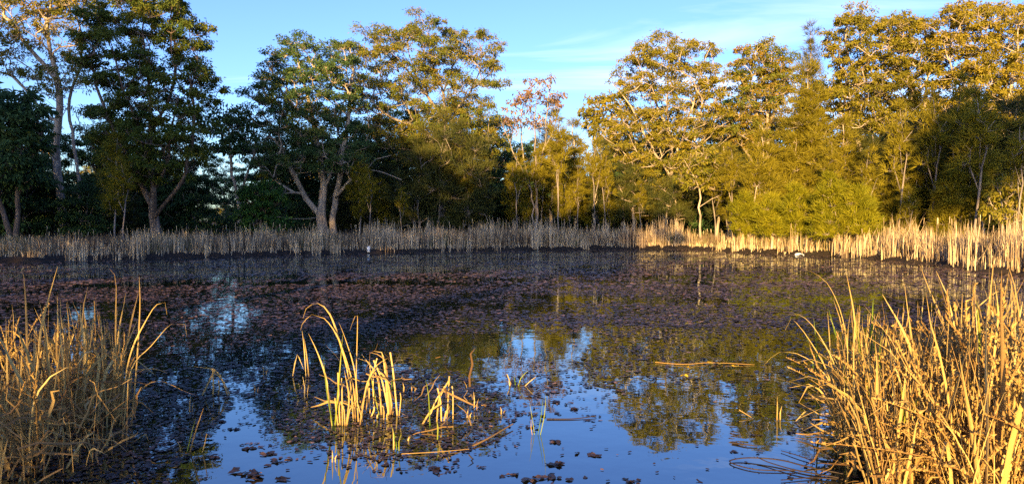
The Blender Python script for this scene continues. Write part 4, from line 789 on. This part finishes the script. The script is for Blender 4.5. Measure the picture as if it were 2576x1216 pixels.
traced('reed_tuft', 'fallen fan of broken grey reeds in the dark leaf mat', 'reeds', [([(505, 1000), (525, 960), (540, 930)], 6.6, .022, STRAW), ([(535, 1000), (536, 960), (534, 925)], 6.6, .03, STRAW), ([(580, 985), (560, 955), (530, 930)], 6.6, .022, STRAW), ([(575, 1000), (560, 960), (540, 930), (475, 920)], 6.6, .02, STRAW), ([(548, 1000), (552, 975), (550, 955)], 6.6, .02, STRAW)])
traced('reed_tuft', 'thin dull blades rising from the shaded water at lower left', 'reeds', [([(475, 1150), (490, 1090), (512, 1025)], 4.95, .012, STRAW), ([(468, 1145), (480, 1095), (492, 1050)], 4.95, .012, G), ([(505, 1150), (515, 1115), (520, 1090), (530, 1100)], 4.95, .009, STRAW), ([(455, 1150), (452, 1120), (445, 1105)], 4.95, .01, STRAW)])
traced('green_reeds', 'small tuft of green and orange blades at the edge of the leaf island', 'reeds', [([(1290, 985), (1284, 960), (1276, 940)], 7.0, .018, STRAW), ([(1300, 985), (1310, 950), (1330, 930)], 7.0, .012, G), ([(1296, 985), (1296, 960), (1292, 942)], 7.0, .012, G), ([(1308, 985), (1325, 965), (1350, 945)], 7.0, .01, STRAW), ([(1288, 985), (1282, 965), (1280, 950)], 7.0, .016, STRAW)])
traced('green_reeds', 'thin upright blades standing alone in the open blue water', 'reeds', [([(1345, 1096), (1340, 1060), (1332, 1010)], 5.35, .007, G), ([(1352, 1096), (1362, 1040), (1366, 1000)], 5.35, .006, G), ([(1358, 1095), (1370, 1040), (1373, 990)], 5.35, .008, G), ([(1340, 1094), (1336, 1075), (1336, 1050)], 5.35, .007, STRAW)])
traced('green_reeds', 'pair of tall green blades at the waterside left of the golden reeds', 'reeds', [([(2058, 1062), (2050, 960), (2040, 880), (2022, 830)], 5.75, .013, G), ([(2060, 1062), (2058, 950), (2054, 870), (2047, 800)], 5.75, .014, G), ([(2058, 1062), (2035, 1030), (1995, 1065)], 5.75, .012, STRAW), ([(2062, 1062), (2056, 980), (2060, 900)], 5.75, .009, STRAW)])
traced('green_reeds', 'small bright green tuft in front of the leaf island', 'reeds', [([(1000, 1145), (996, 1110), (985, 1070)], 4.98, .012, G), ([(1005, 1145), (1004, 1110), (1010, 1085)], 4.98, .012, G), ([(990, 1145), (990, 1110), (988, 1075)], 4.98, .014, STRAW), ([(1100, 1100), (1102, 1075), (1098, 1050)], 5.2, .012, G)])
# long arching leaf tips leaning out of the two big clumps, each seen against the water
traced('reed_tuft', 'long arching grey leaf tips leaning out of the left clump over the water', 'reeds', [
 ([(300, 1050), (325, 900), (370, 800), (395, 765), (415, 760), (420, 790)], 5.6, .014, STRAW), ([(310, 1050), (330, 930), (380, 870), (430, 815), (465, 815), (470, 845)], 5.6, .011, STRAW), ([(330, 1045), (345, 900), (352, 770), (350, 695)], 5.6, .013, STRAW), ([(290, 1050), (290, 850), (292, 720), (288, 690), (275, 675)], 5.6, .016, STRAW),
 ([(70, 1060), (68, 860), (62, 720), (55, 683), (30, 700)], 5.5, .02, STRAW), ([(85, 1060), (100, 850), (125, 740), (145, 670)], 5.5, .02, STRAW), ([(280, 970), (380, 960), (470, 985), (500, 995)], 5.7, .016, STRAW)])
traced('reed_tuft', 'long thin leaf tips arching left out of the golden right clump', 'reeds', [
 ([(2130, 1130), (2110, 950), (2060, 840), (2010, 790), (1960, 800)], 5.0, .012, STRAW), ([(2125, 1130), (2090, 960), (2040, 860), (1990, 800), (1975, 830)], 5.0, .010, STRAW), ([(2140, 1130), (2140, 950), (2120, 800), (2080, 710), (2035, 680)], 5.0, .014, STRAW),
 ([(2135, 1130), (2100, 980), (2030, 900), (1960, 885), (1920, 920)], 5.0, .009, STRAW), ([(2160, 1140), (2160, 950), (2150, 800), (2130, 690)], 4.9, .022, STRAW), ([(2330, 1180), (2310, 950), (2290, 820), (2275, 712)], 4.6, .026, STRAW), ([(2360, 1200), (2330, 1000), (2280, 850), (2220, 740)], 4.5, .028, STRAW), ([(2150, 1000), (2060, 978), (1985, 974)], 5.0, .016, STRAW)])
# floating stems and twigs
def floating(name, label, pts, rad, mt, bract=False):
    q = smooth_line(np.array([W(a_, b_, z_) for a_, b_, z_ in pts]), .03); c = q[0].copy(); mb = MB(); tube(mb, q, np.linspace(rad, rad * .6, len(q)), 5, .5)
    if bract:
        for p_ in q[::1]:
            dd = rng.normal(size=3); dd[2] = abs(dd[2]) * .6; dd /= np.linalg.norm(dd); s_ = np.cross(dd, [0, 0, 1.]); l = .022 * rng.uniform(.5, 1.2)
            mb.add([p_ - s_ * l * .3, p_ + s_ * l * .3, p_ + dd * l], tris=[[0, 1, 2]], tint=.3)
    thing(name, label, 'twig' if bract else 'reed stem', c, None, mb.mesh(name, mt, c))
floating('driftwood_reed', 'long straw-coloured reed stem floating on the tree reflection', [(1648, 910, .012), (1720, 915, .012), (1790, 911, .018), (1898, 916, .01)], .0055, STALK)
floating('driftwood_reed', 'thin brown stem floating beside the upright blades', [(1375, 1052, .006), (1440, 1052, .006), (1500, 1045, .012)], .006, DARKTWIG)
floating('driftwood_reed', 'pale broken stem slanting into the water at the edge of the blue', [(1860, 1030, .05), (1890, 1048, .01)], .006, STRAW)
floating('driftwood_reed', 'pale stem floating right of the leaf island', [(1190, 1120, .01), (1230, 1100, .02), (1290, 1065, .03)], .009, STRAW)
floating('driftwood_reed', 'tan stem lying across the front of the leaf island', [(1010, 1140, .01), (1100, 1135, .01), (1180, 1128, .01)], .004, STRAW)
floating('dock_twig', 'dark seedy twig curling on the water left of the golden reeds', [(2120, 1190, .02), (2030, 1172, .03), (1960, 1155, .03), (1880, 1150, .02), (1835, 1158, .01), (1860, 1170, .01), (1910, 1180, .01), (2000, 1182, .01)], .006, DARKTWIG, True)
floating('dock_twig', 'dark branching seedy twig nearest the bottom left of the golden reeds', [(2110, 1200, .02), (2050, 1190, .02), (1990, 1178, .02), (1930, 1160, .02), (1905, 1148, .03)], .006, DARKTWIG, True)
floating('dock_twig', 'short dark seedy twig lying farthest out from the golden reeds', [(2050, 1160, .01), (2010, 1145, .015), (1965, 1132, .01)], .005, DARKTWIG, True)
floating('dock_twig', 'dark seedy twig lowest on the water before the golden reeds', [(2120, 1204, .01), (2040, 1200, .01), (1965, 1206, .01)], .005, DARKTWIG, True)
floating('dock_twig', 'short dark stick with one leaf alone on the blue water', [(1842, 1113, .006), (1880, 1117, .012), (1905, 1121, .006)], .007, DARKTWIG, True)

# ------------------------------------------------------------------ litter on the far bank
def lathe(prof, k=12):
    th_ = np.arange(k) * 2 * math.pi / k; v = np.array([[r * math.cos(a_), r * math.sin(a_), z] for r, z in prof for a_ in th_]); n = len(prof)
    i_ = np.arange(n - 1)[:, None] * k; j_ = np.arange(k)[None, :]; j2_ = (j_ + 1) % k
    return v, np.stack([i_ + j_, i_ + j2_, i_ + k + j2_, i_ + k + j_], -1).reshape(-1, 4)
D = float(at_shore(np.array([927.]))[0]) + .25; c = P(927, 620, D); c[2] = float(ground_z(c[0], c[1])) - .01
v, q = lathe([(.001, 0), (.10, 0), (.115, .02), (.125, .2), (.14, .36), (.13, .42), (.06, .46), (.05, .50), (.001, .50)])
v = v * .7
mb = MB(); mb.add(v, quads=q); o = thing('plastic_container', 'white plastic container standing at the foot of the far reeds', 'container', c, None, None)
link('container_body', mb.mesh('container_body', PLASTIC, smooth=True), o)
mb = MB(); tube(mb, np.array([[.05, 0, .5], [.10, 0, .52], [.15, 0, .46], [.13, 0, .36]]) * .7, .008, 5); link('handle', mb.mesh('handle', PLASTIC), o)
D = float(at_shore(np.array([2012.]))[0]) + .15; c = P(2012, 632, D); c[2] = float(ground_z(c[0], c[1])) + .0
mb = MB(); nx, ny = 9, 6; gx, gy = np.meshgrid(np.linspace(-.28, .28, nx), np.linspace(-.14, .14, ny), indexing='ij')
gz = .13 * np.clip(1 - (gx / .3) ** 2 - (gy / .16) ** 2, 0, 1) ** .5 * (1 - .35 * gx / .28) + rng.normal(0, .008, gx.shape) + .01
i_ = np.arange(nx - 1)[:, None] * ny; j_ = np.arange(ny - 1)[None, :]
mb.add(np.stack([gx, gy, gz], -1).reshape(-1, 3), quads=np.stack([i_ + j_, i_ + ny + j_, i_ + ny + j_ + 1, i_ + j_ + 1], -1).reshape(-1, 4))
thing('plastic_scrap', 'white crumpled plastic bag lying on the mud below the right-hand reeds', 'plastic bag', c, None, mb.mesh('plastic_scrap', PLASTIC))
